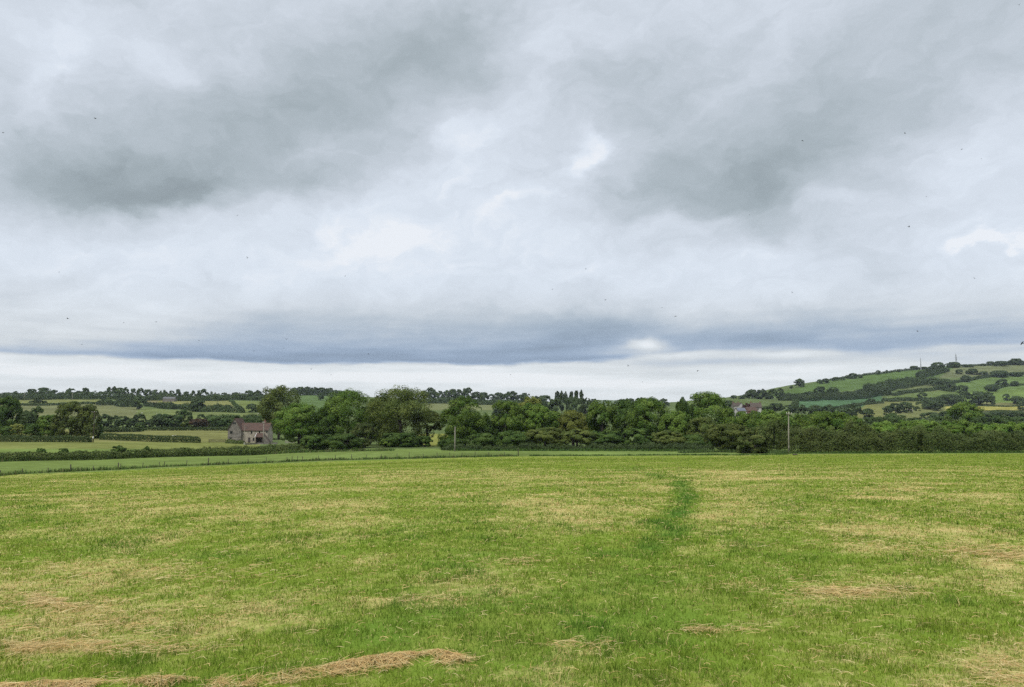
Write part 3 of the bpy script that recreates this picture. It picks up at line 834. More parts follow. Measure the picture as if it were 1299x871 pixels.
# ------------------------------------------------------------------ hedges
def hedge(name, path, h_px, width, mat, label, d=None, bump=.3, leaf=None, cover=1.6, group='hedges between the fields', wave=None, boxy=3.5, lo=0.0):
    """a hedge along photo points (px, base row[, depth]); h_px tall in the photo"""
    pts = []
    for p in path:
        if len(p) > 2:
            X, _ = ray(p[0], 545); g = np.array([X * p[2], p[2], 0.0]); g[2] = ground_z(g[:1], g[1:2])[0]
        else:
            g = gp(p[0], p[1], lo=lo)
        pts.append(g)
    pts = np.array(pts)
    seg = np.linalg.norm(np.diff(pts[:, :2], axis=0), axis=1); cum = np.concatenate([[0], np.cumsum(seg)])
    L_ = cum[-1]; dm = pts[:, 1].mean()
    hp = np.array([h_px] * len(pts)) if np.isscalar(h_px) else np.array(h_px, float)
    hm = hp * pts[:, 1] / F
    if leaf is None: leaf = min(max(.13, dm * .00070), .75)
    n = int(np.clip(cover * L_ * (2 * hm.mean() + width) / (leaf * leaf * 1.25), 300, 42000))
    t = rng.random(n) * L_
    k = np.clip(np.searchsorted(cum, t) - 1, 0, len(seg) - 1)
    u = (t - cum[k]) / seg[k]
    P = pts[k, :2] * (1 - u)[:, None] + pts[k + 1, :2] * u[:, None]
    dv = (pts[k + 1, :2] - pts[k, :2]) / seg[k][:, None]; nv = np.stack([dv[:, 1], -dv[:, 0]], -1)
    h = np.interp(t, cum, hm)
    wv = wave or max(2.0, h.mean() * 1.3)
    sd = int(abs(pts[0, 0] * 7 + pts[0, 1])) % 999
    hz = fbm(t / wv, np.zeros(n) + sd, sd, 3); h = h * (1 + bump * 2 * (hz - .55))
    ww = width / 2 * (1 + bump * (fbm(t / wv + 50, np.zeros(n) + sd, sd + 9, 3) - .5) * 2)
    endf = np.clip(np.minimum(t, L_ - t) / (width * .6), .0, 1) ** .4
    h = h * (.35 + .65 * endf); ww = ww * endf
    # outline: a rounded box, weighted to its sides and top
    th = rng.uniform(-.10, math.pi + .10, n)
    c, s = np.cos(th), np.sin(th)
    rad = (np.abs(c) ** boxy + np.abs(s) ** boxy) ** (-1 / boxy)
    lump = 1 + (fbm(t / (wv * .30), th * 2.2, sd + 20, 3) - .5) * max(bump * 2.2, .0)
    rj = rng.uniform(.82, 1.04, n) * lump
    cx_, cz_ = c * rad * rj, s * rad * rj
    off = cx_ * ww; zz = np.maximum(cz_, 0) * h * 1.0
    side = np.abs(s) < .35
    zz = np.where(side, rng.random(n) * h * .6, zz)
    xy = P + nv * off[:, None]
    z = ground_z(xy[:, 0], xy[:, 1]) + np.maximum(zz, .1)
    Nn = np.column_stack([nv * c[:, None], np.maximum(s, 0)]) + rng.normal(0, .5, (n, 3)) + np.array([0, 0, .2])
    V, f = leaf_quads(np.column_stack([xy, z]), Nn, np.full(n, leaf))
    tint = np.clip(.4 + .25 * rng.normal(0, 1, n) + .5 * (fbm(t / (wv * .5), zz / 1.5, sd + 5, 2) - .5) + .25 * (zz / np.maximum(h, .1) - .6), 0, 1)  # leaf tint goes paler towards the top of the hedge
    org = pts[0] if len(pts) < 3 else pts[len(pts) // 2]
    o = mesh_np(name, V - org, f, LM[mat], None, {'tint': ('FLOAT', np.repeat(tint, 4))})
    o.location = org
    tag(o, label, 'hedge', group)
    return o

# ------------------------------------------------------------------ far left skyline
G1 = 'trees along the left skyline'
sky_left = [(5, 10, 497), (17, 9, 496), (26, 8, 498), (38, 15, 493), (54, 23, 491.5), (66, 12, 494), (75, 9, 497), (87, 15, 492), (97, 8, 495), (105, 12, 491.5), (115, 7, 497), (125, 9, 496), (130, 5, 497),
            (135.5, 6, 490.3), (142.5, 8, 489.8), (150, 14, 491), (157, 9, 491), (167, 8, 492), (176, 10, 491.5), (185, 11, 493), (194, 11, 493.5), (205, 12, 494), (216, 9, 495),
            (224, 8, 493), (234, 11, 496), (243, 7, 495), (255, 15, 493), (272, 9, 499), (283, 10, 497.5), (297, 10, 497), (307, 9, 499), (315, 14, 495), (325, 12, 494.5), (336, 11, 500), (346, 12, 500)]
tree_row(sky_left, 'on the left skyline', G1, 'far', d=1170, cb=.08, adj='dark green')
tree('broadleaf_tree', 266.5, 1170, 4.5, 496, 'farmid', 'slender pale see-through tree standing alone on the left skyline', group=G1, cb=.25, cover=.6)
hedge('hedge', [(-60, 507, 1160), (60, 507, 1160), (160, 507, 1165), (250, 508, 1165), (360, 508, 1170)], 8, 16, 'far', 'long dark belt of undergrowth beneath the left skyline trees', bump=.35)
G2 = 'trees of the flat-topped wood'
wood = [(372, 12, 491), (380, 12, 489.8), (389, 13, 490), (398, 13, 490.5), (407, 13, 491), (416, 12, 491.5), (424, 11, 494)]
tree_row(wood, 'in the flat-topped hill wood', G2, 'far', d=1480, cb=.0, adj='dark')
hedge('hedge', [(362, 505, 1480), (400, 505, 1480), (440, 505, 1480)], 7, 16, 'far', 'dark foot of the flat-topped hill wood', bump=.2)
tree('broadleaf_tree', 407, None, 9, 498, 'far', 'lone dark tree on the green slope below the flat-topped wood', base=508, cb=.15)
tree_row([(427, 15, 495), (433, 10, 497), (420, 8, 500)], 'at the right end of the flat-topped wood', 'trees at the end of the wood', 'far', d=1300, cb=.05)

# skyline in the middle
G3 = 'trees along the middle skyline'
sky_mid = [(538, 12, 494), (546, 15, 491), (556, 14, 495), (566, 12, 494.5), (574, 13, 493), (583, 12, 493.5), (593.5, 17, 491.3), (605, 12, 496), (613, 14, 497), (623, 10, 499), (632, 13, 497), (641, 10, 498), (649, 19, 496), (660, 10, 500),
           (667, 15, 498), (680, 12, 502), (691, 19, 501), (754, 11, 505), (785, 14, 507), (800, 14, 505), (812, 14, 503.5), (826, 14, 504), (842, 14, 505)]
tree_row(sky_mid, 'on the middle skyline', G3, 'far', d=1380, cb=.06, adj='dark')
hedge('hedge', [(530, 513, 1370), (600, 513, 1370), (690, 514, 1370)], 7, 14, 'far', 'dark belt of undergrowth beneath the middle skyline trees', bump=.35)
G4 = 'poplars on the skyline'
for k, (px, w, top) in enumerate([(707, 8, 494.5), (713, 7, 495.3), (718, 7, 496.5), (725, 7, 495.5), (731.5, 7, 494.2), (738, 7, 494.2)]):
    tree('poplar_tree', px, 1000, w, top, 'far', f'tall narrow poplar on the middle skyline, {ordn(k + 1)} from the left', group=G4, kind='poplar', cb=.08, cover=2)
tree_row([(705, 20, 503), (729, 24, 502.5), (744, 15, 504), (690, 18, 508), (660, 24, 509), (636, 22, 508)], 'under the poplars', 'round trees under the poplars', 'far', d=820, cb=.04, adj='dark rounded' )

# ------------------------------------------------------------------ left hillside
tree_row([(48, 13, 501, 513.5), (40, 8, 508, 513), (57, 6, 508, 513)], 'on the high left pasture', 'trees on the high left pasture', 'far', cb=.15)
hedge('hedge', [(14, 514.5), (60, 514.2), (128, 513)], 3, 4, 'far', 'thin dark hedge across the high left pasture', bump=.25, lo=500)
hedge('hedge', [(123, 513.5), (147, 513.5)], 7, 10, 'far', 'short thick dark hedge right of the high left pasture', bump=.3, lo=500)
hedge('hedge', [(150, 514), (168, 516)], 9, 12, 'far', 'bushy dark hedge beside the tall tree above the left pasture', bump=.4, lo=500)
tree('broadleaf_tree', 176, None, 17, 502, 'far', 'tall dark tree at the hedge corner above the left pasture', base=519.5, cb=.05)
hedge('hedge', [(184, 514), (205, 517.5), (222, 519)], 4.5, 6, 'far', 'sloping dark hedge below the tan field on the left slope', bump=.4, lo=500)
hedge('hedge', [(200, 516), (225, 518), (245, 521), (270, 522.5), (310, 523.5)], [5, 5, 7, 9, 7], 8, 'far', 'wavy dark hedge with bushes below the yellow strip on the left slope', bump=.5, lo=500)
tree('broadleaf_tree', 250, None, 20, 506, 'far', 'broad dark tree standing in the wavy hedge on the left slope', base=522, cb=.04)
tree_row([(277, 15, 512, 522), (289, 12, 513, 522), (320, 16, 511.5, 522.5), (333, 12, 514, 523)], 'along the wavy hedge on the left slope', 'bushes on the wavy hedge', 'far', cb=.02, noun='bush')
hedge('hedge', [(292, 508.5), (300, 515), (307, 522)], 2, 4, 'farmid', 'short hedge running downhill between two yellowish fields', bump=.3, lo=500)
tree_row([(131, 20, 525, 542), (145, 18, 527, 542), (156, 20, 527, 543), (176, 19, 524, 543), (166, 16, 530, 543), (199, 20, 526, 542), (212, 18, 525, 541), (190, 16, 532, 542), (222, 16, 526, 540)],
         'in the dark scrub above the trimmed hedge', 'trees in the left scrub', 'far', cb=.03, adj='dark', cover=1.8)
tree_row([(232, 23, 519, 541), (205, 24, 524, 541), (255, 14, 525, 541), (272, 26, 527, 541), (287, 16, 530, 541)], 'behind the trimmed hedge near the farmhouse', 'trees behind the farmhouse hedge', 'farmid', cb=.03, adj='green', cover=1.8)
tree('shrub', 252, None, 24, 531, 'redshrub', 'wide dark red shrub behind the trimmed hedge', base=542.5, cb=.02, cat='bush')
tree('shrub', 222, None, 16, 532, 'farmid', 'pale green rounded shrub left of the dark red shrub', base=542.5, cb=.02, cat='bush')
tree('shrub', 235, None, 12, 534.5, 'olive', 'small olive shrub touching the dark red shrub', base=543, cb=.02, cat='bush')
tree('shrub', 176.5, None, 12, 535, 'farmid', 'small round green bush at the end of the white wall', base=547, cb=.02, cat='bush')
hedge('hedge', [(258, 540), (300, 541), (345, 541)], 14, 10, 'farmid', 'tall green hedge behind the farmhouse roof', bump=.2, lo=400)
hedge('hedge', [(122, 548.5), (150, 548), (178, 547.5)], 5.5, 3, 'hedge', 'low hedge below the scrub left of the white wall', bump=.12, lo=330)
hedge('hedge', [(183, 546), (240, 546), (292, 546)], 4.3, 2.2, 'hedge', 'straight trimmed dark hedge left of the farmhouse', bump=.06, lo=330)

# near dark clump at the left edge
tree('broadleaf_tree', 4, 335, 40, 502, 'dark', 'big dark tree cut off by the left edge of the picture', cb=.1)
tree('broadleaf_tree', 90, 318, 44, 509, 'olive', 'big dark olive tree with twin crowns behind the dark pole', cb=.06, lobes=24)
tree('broadleaf_tree', 112, 316, 26, 511.5, 'olive', 'ragged brownish tree just left of the dark pole', cb=.06)
tree('broadleaf_tree', 47, 420, 20, 515, 'farmid', 'pale green rounded tree between the two big left trees', cb=.05)
tree('broadleaf_tree', 31, 400, 22, 520, 'far', 'dark rounded tree just right of the tree at the left edge', cb=.04)
tree('shrub', 62, 322, 34, 525, 'fresh', 'mid green bush at the foot of the olive tree', cb=.02, cat='bush')
tree('shrub', 22, 325, 22, 537, 'yellow', 'yellowish bush beside the tree at the left edge', cb=.02, cat='bush')
tree('shrub', 42, 318, 24, 536, 'dark', 'dark low bush between the yellowish bush and the mid green bush', cb=.01, cat='bush')
tree('shrub', 124, 322, 13, 534, 'dark', 'narrow dark bush just right of the dark pole', cb=.01, cat='bush')
tree('shrub', 8, 315, 22, 540, 'dark', 'low dark bush under the tree at the left edge', cb=.01, cat='bush')
hedge('hedge', [(-40, 560), (40, 560.5), (116, 561)], 8, 3, 'hedge', 'dark hedge below the big trees on the left', bump=.15, lo=200)
hedge('hedge', [(127, 557.5), (190, 560), (254.5, 561.5)], 8, 2.6, 'hedge', 'neat block-cut dark hedge ending short of the farmhouse', bump=.08, lo=240, boxy=6)
hedge('hedge', [(287, 562), (310, 563)], 4, 2, 'rank', 'small low hedge under the farmhouse gable', bump=.3, lo=240)
# the overgrown hedge
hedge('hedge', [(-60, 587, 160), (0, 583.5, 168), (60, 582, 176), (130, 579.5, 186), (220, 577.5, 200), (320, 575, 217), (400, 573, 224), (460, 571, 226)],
      [11, 10, 9, 9.5, 10, 11, 10, 6], 2.8, 'rank', 'long overgrown hedge with yellowish top running below the farmhouse', bump=.28, cover=1.7)
for (px, w, top, txt) in [(54, 15, 567.5, 'left of the dark pole'), (83, 16, 567.5, 'between the small bush and the dark pole'), (153, 22, 564.5, 'right of the dark pole'), (187, 11, 565.5, 'halfway to the farmhouse')]:
    tree('shrub', px, 178 + px * .09, w, top, 'dark', f'rounded bush rising out of the overgrown hedge {txt}', cb=.02, cat='bush', group='bushes in the overgrown hedge')

# ------------------------------------------------------------------ main tree row
tree('broadleaf_tree', 354, 350, 58, 488.5, 'olive', 'tall loose ash-like tree with brownish top behind the farmhouse', cb=.05, cover=.85, lobes=30)
tree('broadleaf_tree', 380, 262, 66, 510.5, 'bright', 'bright green round tree right of the farmhouse', cb=.10, lobes=26)
tree('broadleaf_tree', 399, 275, 34, 522, 'dark', 'dark tree squeezed between the bright round tree and the dark green one', cb=.04)
tree('broadleaf_tree', 441, 258, 72, 492.5, 'fresh', 'tall mid green tree left of the biggest tree', cb=.04, lobes=28)
tree('broadleaf_tree', 418, 262, 40, 512, 'dark', 'lower dark flank tree against the tall mid green tree', cb=.03)
tree('broadleaf_tree', 486, 258, 46, 497, 'fresh', 'green tree half hidden behind the biggest tree', cb=.04)
tree('broadleaf_tree', 508, 246, 88, 488, 'olive', 'biggest broad olive green tree in the middle row', cb=.05, lobes=34, cover=1.7)
tree('broadleaf_tree', 543, 250, 46, 521, 'olive', 'drooping olive branches of the biggest tree over the gap at its right', cb=.32, cover=.9, kind='open')  # separate tree standing for the biggest tree's drooping branch
tree('shrub', 463, 232, 36, 534, 'brown', 'brownish twiggy bush at the left foot of the biggest tree', cb=.01, cat='bush', cover=1.1)
tree('shrub', 489, 232, 16, 556, 'fresh', 'small green bush under the biggest tree', cb=.01, cat='bush')
tree('shrub', 508, 236, 52, 549, 'dark', 'dark mounded bush under the middle of the biggest tree', cb=.01, cat='bush')
tree('shrub', 540, 238, 20, 552, 'dark', 'low dark bush before the yellow-green gap', cb=.01, cat='bush')
tree('broadleaf_tree', 589, 236, 62, 502, 'fresh', 'round green tree behind the short pale pole', cb=.04, lobes=26)
tree('broadleaf_tree', 614, 246, 34, 528, 'dark', 'dark lower tree just right of the short pale pole', cb=.03)
tree('broadleaf_tree', 642, 250, 48, 506, 'fresh', 'mid green domed tree right of the round green tree', cb=.04, lobes=24)
tree('broadleaf_tree', 680, 252, 56, 511, 'fresh', 'wide green tree left of the yellow green trees', cb=.04, lobes=24)
tree('broadleaf_tree', 672, 330, 46, 502.5, 'yellow', 'olive yellow tree top behind the wide green tree', cb=.04)
tree('broadleaf_tree', 727, 258, 46, 518.5, 'yellow', 'lower yellow green tree below the poplars', cb=.04)
tree('broadleaf_tree', 704, 262, 32, 520, 'fresh', 'green tree between the wide tree and the yellow green tree', cb=.04)
tree('broadleaf_tree', 764, 246, 48, 507.5, 'fresh', 'mid green tree right of the yellow green tree', cb=.04, lobes=24)
tree('broadleaf_tree', 793, 262, 34, 504.5, 'dark', 'dark tree peak between two mid green trees', cb=.04)
tree('broadleaf_tree', 822, 246, 62, 503, 'fresh', 'wide bushy green tree in the middle of the row', cb=.03, lobes=28)
tree('broadleaf_tree', 868, 262, 26, 503.5, 'dark', 'narrow dark tree left of the big domed tree', cb=.04)
tree('broadleaf_tree', 897, 285, 64, 496.5, 'fresh', 'big domed green tree left of the village', cb=.04, lobes=28, cover=1.6)
tree('broadleaf_tree', 858, 238, 44, 520, 'fresh', 'low green tree before the big domed tree', cb=.02)
tree('broadleaf_tree', 890, 232, 40, 527, 'olive', 'low olive tree at the foot of the big domed tree', cb=.02)
for (px, w, top, m, txt) in [(612, 40, 549, 'dark', 'dark bush at the foot of the trees right of the short pole'), (652, 44, 546, 'dark', 'dark wide bush under the domed green tree'), (692, 50, 542, 'olive', 'olive brown bush under the wide green tree'),
                             (732, 44, 544, 'olive', 'olive bush under the yellow green tree'), (768, 44, 545, 'dark', 'dark green bush under the tree right of the yellow one'), (806, 44, 543, 'dark', 'dark bush left of the wide bushy tree foot'),
                             (846, 46, 546, 'olive', 'olive tinted bush at the foot of the low green tree'), (882, 44, 551, 'dark', 'dark bush left of the olive hedge bush'), (574, 34, 556, 'dark', 'low dark bush just left of the short pale pole'),
                             (430, 50, 550, 'dark', 'dark bush under the tall mid green tree'), (398, 30, 550, 'dark', 'dark bush at the right foot of the bright round tree'), (634, 22, 558, 'fresh', 'small green bush low in the row right of the short pole')]:
    tree('shrub', px, 223, w * 1.12, top, m, txt, cb=.01, cat='bush', group='bushes at the foot of the tree row', lobes=16)
hedge('hedge', [(560, 571, 218), (640, 571, 218), (740, 571, 218), (830, 571.5, 214), (905, 572, 206)], [5, 8, 6, 9, 7], 5, 'hedge', 'dark undergrowth hedge along the foot of the middle tree row', bump=.55)

# big hedge at the right
tree('shrub', 924, 196, 62, 536, 'olive', 'large mounded olive brown bush left of the pale pole', cb=.01, cat='bush', lobes=24, cover=1.8)
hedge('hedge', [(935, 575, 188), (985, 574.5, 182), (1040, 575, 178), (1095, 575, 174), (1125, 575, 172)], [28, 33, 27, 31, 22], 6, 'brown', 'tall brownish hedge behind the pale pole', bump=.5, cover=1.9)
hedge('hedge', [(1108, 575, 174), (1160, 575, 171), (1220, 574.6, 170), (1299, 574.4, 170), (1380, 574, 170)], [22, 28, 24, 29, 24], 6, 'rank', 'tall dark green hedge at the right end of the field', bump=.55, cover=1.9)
for (px, w, top, m, txt) in [(1250, 52, 546, 'brown', 'brown mounded bush in the hedge near the right edge'), (1168, 40, 545, 'olive', 'olive bush in the hedge right of the brownish hedge'), (1205, 36, 548, 'hedge', 'dark bush between the olive bush and the right edge bush'), (958, 44, 541, 'brown', 'brown topped bush in the hedge left of the pale pole'), (1030, 38, 542, 'olive', 'olive bush in the hedge just right of the pale pole'), (1078, 46, 543, 'hedge', 'dark green mound at the middle of the right hedge'), (1122, 36, 547, 'brown', 'brown tinged bush where the two right hedges meet'), (1290, 40, 546, 'hedge', 'dark green bush at the right edge of the hedge')]:
    tree('shrub', px, 182, w, top, m, txt, cb=.01, cat='bush', group='bushes in the right hedge')
tree_row([(948, 40, 522), (975, 42, 519), (998, 40, 519.5), (1018, 36, 524), (1041, 44, 519.5), (1064, 40, 521), (1082, 34, 527), (962, 34, 530)], 'behind the tall brownish hedge', 'trees behind the brownish hedge', 'fresh', d=232, cb=.03, adj='green')
tree_row([(1026, 34, 538), (1062, 30, 544), (1095, 36, 538), (1120, 42, 533), (1148, 44, 532), (1172, 46, 531), (1198, 44, 533), (1222, 40, 532), (1240, 36, 536), (1262, 38, 535), (1285, 40, 534), (1310, 40, 534), (1335, 40, 533)], 'behind the dark right hedge', 'bright bushes behind the right hedge', 'bright', d=215, cb=.02, adj='bright green', noun='bush', cover=1.6)
tree_row([(1108, 34, 527), (1134, 36, 524), (1160, 30, 529), (1190, 30, 527), (1292, 34, 528), (1268, 36, 526), (1245, 34, 527)], 'beyond the bright bushes', 'trees beyond the bright bushes', 'farmid', d=420, cb=.03, adj='mid green')
tree('broadleaf_tree', 1225, 430, 46, 509.5, 'fresh', 'wide feathery mid green tree rising beyond the bright bushes', cb=.03, cover=1.2)

# ------------------------------------------------------------------ valley and village trees
tree_row([(925, 18, 508), (972, 20, 516), (985, 22, 511), (1002, 20, 513), (1017, 14, 512.5), (1035, 22, 514), (1052, 18, 513), (1068, 22, 517), (1085, 18, 511.5), (1100, 20, 518)],
         'in the valley below the bluish green field', 'trees in the valley', 'far', d=880, cb=.03, adj='dark')
tree('broadleaf_tree', 947.5, 640, 11, 510.5, 'copper', 'dark copper-leaved tree among the village roofs', cb=.05)
tree_row([(925, 18, 517), (941, 18, 521), (957, 20, 520.5), (974, 22, 518)], 'before the village houses', 'trees before the village', 'fresh', d=480, cb=.02, adj='green')
tree_row([(932, 9, 501), (940.5, 6, 501.5), (955, 17, 493), (968, 15, 493), (982, 12, 492.5), (991, 11, 491.5), (946, 12, 500), (976, 12, 500), (962, 14, 501)], 'on the ridge behind the village', 'trees behind the village', 'far', d=1330, cb=.05, adj='dark', cover=1.7)
tree_row([(1148, 17, 509, 523), (1163, 7, 515, 521), (1180, 27, 507, 518), (1190, 13, 508, 521), (1170, 10, 497, 506), (1136, 16, 511, 524), (1205, 27, 500, 513), (1225, 15, 496, 512.5), (1241, 22, 496, 513.5), (1252, 19, 497, 513.5), (1276.5, 8, 499, 508),
          (1289, 13, 502, 512.5), (1297, 10, 503, 520), (1221, 13, 488, 499), (1128, 14, 514, 526), (1270, 26, 522, 530), (1290, 20, 522, 530), (1245, 24, 523, 531), (1205, 22, 521, 531), (1180, 20, 523, 532)], 'on the lower right hillside', 'trees on the lower right hillside', 'far', cb=.03, adj='dark', cover=1.6)

# ------------------------------------------------------------------ right hill
tree('broadleaf_tree', 1014, None, 14, 480, 'far', 'solitary rounded tree on the bare ridge of the right hill', base=491, cb=.03, cover=2)
tree_row([(1004, 4, 489, 493), (1040, 7, 481, 487), (1047.5, 8, 479.5, 486), (1060, 8, 478, 483), (1068, 6, 478, 482), (1075, 5, 475.5, 480), (1082, 10, 473, 480), (1090, 7, 475, 479), (1114, 6, 469.5, 475), (1125, 3.5, 469, 473), (1141, 3.5, 468, 472),
          (1160, 10, 464, 469), (1172, 8, 465, 468.5), (1181, 7, 464.5, 468), (1190, 14, 459.5, 467), (1202, 7, 460.5, 466), (1210, 14, 459, 466), (1224, 7, 462, 465.5), (1231, 8, 462, 465.5), (1247, 6, 461, 464), (1256.5, 10, 458.3, 463.5), (1270, 15, 458, 464), (1278, 6, 458, 463), (1288, 15, 454.7, 463), (1297, 8, 457, 463)],
         'along the top of the right hill', 'trees along the hilltop', 'far', cb=.03, adj='dark', cover=1.7)
HG = 'hedgerows on the right hill'
def hh(path, h, label, w=12, bump=.35, mat='far'):
    hedge('hedgerow', path, h, w, mat, label, bump=bump, group=HG, lo=500, cover=1.4)
hh([(1052, 482.5), (1085, 478), (1119, 474), (1150, 470), (1185, 467.3)], 2.4, 'thin hedgerow along the ridge line of the right hill', 5)
hh([(1205, 465.3), (1250, 463.6), (1299, 462.5), (1340, 462)], 2, 'thin hedgerow along the highest right skyline', 5)
hh([(988, 508), (1010, 508), (1040, 507), (1075, 505.5), (1105, 502), (1125, 499)], [9, 9, 8.5, 8.5, 9, 9], 'thick dark wooded belt across the middle of the right hill', 28, .3)
hh([(1100, 500), (1130, 493), (1160, 488), (1178, 486)], [12, 10, 8, 7], 'dark wooded belt climbing right towards the hilltop', 24, .35)
hh([(1165, 479), (1182, 475), (1200, 470)], [6, 7, 5], 'short thick belt of trees below the pylon', 22, .35)
hh([(1133, 502), (1165, 497), (1190, 494), (1210, 497)], 3.6, 'dark hedgerow curving below the pale strip field', 8)
hh([(1190, 490), (1205, 487), (1230, 483), (1262, 477), (1299, 474.5), (1340, 473)], 3, 'long hedgerow rising gently to the right edge', 7)
hh([(1119, 509), (1150, 508.5), (1178, 508.5), (1200, 508)], 4, 'low dark hedgerow beneath the small green field', 9)
hh([(1258, 497), (1275, 490), (1299, 488.5), (1340, 488)], 2.2, 'thin hedgerow halfway up near the right edge', 6)
hh([(1195, 515.5), (1250, 515.3), (1299, 515), (1340, 515)], 1.6, 'straight thin hedgerow above the yellow field', 4, .2)
hh([(1205, 522), (1250, 522), (1299, 521.5), (1340, 521)], 1.4, 'straight thin hedgerow below the yellow field', 4, .2)
hh([(1060, 519), (1090, 514), (1119, 511.5)], 3, 'hedgerow at the lower edge of the bluish green field', 8)
hh([(1010, 507.5), (1008, 516)], 3, 'short hedgerow at the left end of the bluish green field', 8)
tree_row([(1185, 15, 478.5, 489), (1197, 21, 480, 494), (1207, 12, 485, 496), (1225, 11, 475.5, 484.5), (1217, 8, 468, 474), (1233, 13, 467.5, 474.5), (1248, 10, 471, 475.5), (1268, 19, 470, 478), (1290, 16, 472, 477), (1271, 13, 480, 490), (1287, 9, 483, 489.5), (1258, 15, 487.5, 496), (1208, 9, 500, 507),
          (1040, 12, 490, 499), (1056, 14, 491, 500), (1105, 10, 505, 512)],
         'in the hedgerows of the right hill', 'trees in the hill hedgerows', 'far', cb=.03, adj='dark', cover=1.7)

# ------------------------------------------------------------------ fence
def build_fence():
    posts = [(-30, 604.5, 6), (0, 602.8, 6), (28, 601, 6.5), (61, 599.5, 6), (89.5, 598, 8.5), (118, 596.8, 5.5), (150, 595.3, 8), (153, 595, 6.5), (181, 593.3, 6), (202, 592.3, 6), (208.5, 592, 6.5), (236.5, 591, 7), (264, 590.2, 9), (289.6, 589, 6.5), (314.6, 588, 6), (337.5, 587, 6.5),
             (364, 585.8, 6), (370.6, 585.6, 7), (377.5, 585.2, 6.5), (383.5, 585, 6), (404, 584, 6), (425.5, 583.5, 6), (445.7, 583, 6.5), (465, 582.5, 5.5), (483.6, 582.2, 6), (503.4, 581.8, 6), (518.6, 581.3, 7), (537, 581, 5.5), (554.6, 580.6, 6.5), (570.6, 580, 6), (586, 579.8, 5.5), (602.6, 579.4, 6.5), (620, 579, 5.5), (640, 578.7, 5.5), (657.4, 578.5, 9)]
    P = [gp(a, b) for a, b, h in posts]
    root = empty('wire_fence', P[0]); tag(root, 'post and wire fence of dark wooden posts along the far edge of the field', 'fence')
    for g, (a, b, h) in zip(P, posts):
        H = h * g[1] / F * 1.08
        r = .055 if h < 7.5 else .09
        mb = MB(); lean = rng.normal(0, .03, 2)
        mb.tube([(0, 0, -.4), (lean[0] * .5, lean[1] * .5, H * .5), (lean[0], lean[1], H * .96), (lean[0], lean[1], H)], [r, r, r * .95, r * .6], 8)
        o = mb.build('post', WOODDARK, root, True); o.location = g - P[0]
    mb = MB()
    for zz in (.35, .65, .95):
        for g0, g1 in zip(P[:-1], P[1:]):
            a = Vector(g0 - P[0]) + Vector((0, -.07, zz)); b = Vector(g1 - P[0]) + Vector((0, -.07, zz))
            m = a.lerp(b, .5) - Vector((0, 0, .02))
            mb.tube([a, m, b], [.003] * 3, 4)
    mb.build('wire', STEEL, root)
build_fence()

# ------------------------------------------------------------------ poles and masts
def pole(name, px, base, top, mat, label, d=None, arm=1.6, r=.15, extra=None, lean=(0, 0)):
    if d is None: g = gp(px, base)
    else:
        X, _ = ray(px, 545); g = np.array([X * d, d, 0.0]); g[2] = ground_z(g[:1], g[1:2])[0]
    H = CAMZ + ray(px, top)[1] * g[1] - g[2]
    root = empty(name, g); tag(root, label, 'pole')
    lx, ly = lean
    mb = MB(); mb.tube([(0, 0, -1), (lx * .5, ly * .5, H * .5), (lx, ly, H * .985), (lx, ly, H)], [r * 1.15, r, r * .78, r * .55], 10)
    mb.build('shaft', mat, root, True)
    if arm:
        mb = MB(); mb.box(lx - arm / 2, lx + arm / 2, ly - r - .14, ly - r - .01, H - .55, H - .41)
        a = mb.build('crossarm', WOODDARK if mat is WOODDARK else WOODPALE, root)
        for k in (-1, 0, 1):
            mb = MB(); x = lx + k * arm * .42
            mb.tube([(x, ly - r - .07, H - .41), (x, ly - r - .07, H - .34), (x, ly - r - .07, H - .31), (x, ly - r - .07, H - .18)], [.02, .05, .07, .03], 8)
            mb.build('insulator', WHITEP, a, True)
    if extra: extra(root, H, r, lx, ly)
    return root

def plate(z0, z1, w, mat, name):
    def fn(root, H, r, lx, ly):
        mb = MB(); mb.box(-w / 2, w / 2, -r * 1.2 - .05, -r * 1.2 + .02, z0, z1); mb.build(name, mat, root)
    return fn

pole('utility_pole', 1000.5, 575.3, 522, WOODPALE, 'tall pale wooden utility pole before the brownish hedge at field edge', arm=1.2, r=.13, extra=plate(1.2, 1.7, .18, WOODPALE, 'notice_plate'), lean=(.3, 0))
pole('utility_pole', 577, 572.3, 541, WOODPALE, 'short pale wooden pole before the round green tree', arm=0, r=.14)
pole('utility_pole', 118, 561, 521, WOODDARK, 'dark brown utility pole in the field by the olive tree', arm=1.8, r=.15, extra=plate(1.3, 2.0, .3, WHITEP, 'notice_plate'))
pole('utility_pole', 334.5, 563, 534.2, WOODPALE, 'pale utility pole standing right before the farmhouse front', d=297, arm=1.2, r=.17)
pole('utility_pole', 310.5, 563, 538.5, WOODPALE, 'thin pale pole at the corner of the farmhouse wing', d=300, arm=0, r=.09)
pole('utility_pole', 28, 507, 496.5, WOODPALE, 'pale pole before the left skyline trees, nearer the left edge', d=1120, arm=0, r=.26)
pole('utility_pole', 89.3, 507.5, 498, WOODPALE, 'pale pole before the left skyline trees, above the olive tree', d=1120, arm=0, r=.30)
# marker post by the farmhouse
g = gp(309.7, 564.5, lo=200)
mb = MB(); mb.tube([(0, 0, -.3), (0, 0, .8), (0, 0, .84), (0, 0, .95)], [.13, .13, .15, .05], 8)
o = mb.build('marker_post', WHITEP, None, True); o.location = g; tag(o, 'short white marker post in the grass before the farmhouse corner', 'post')
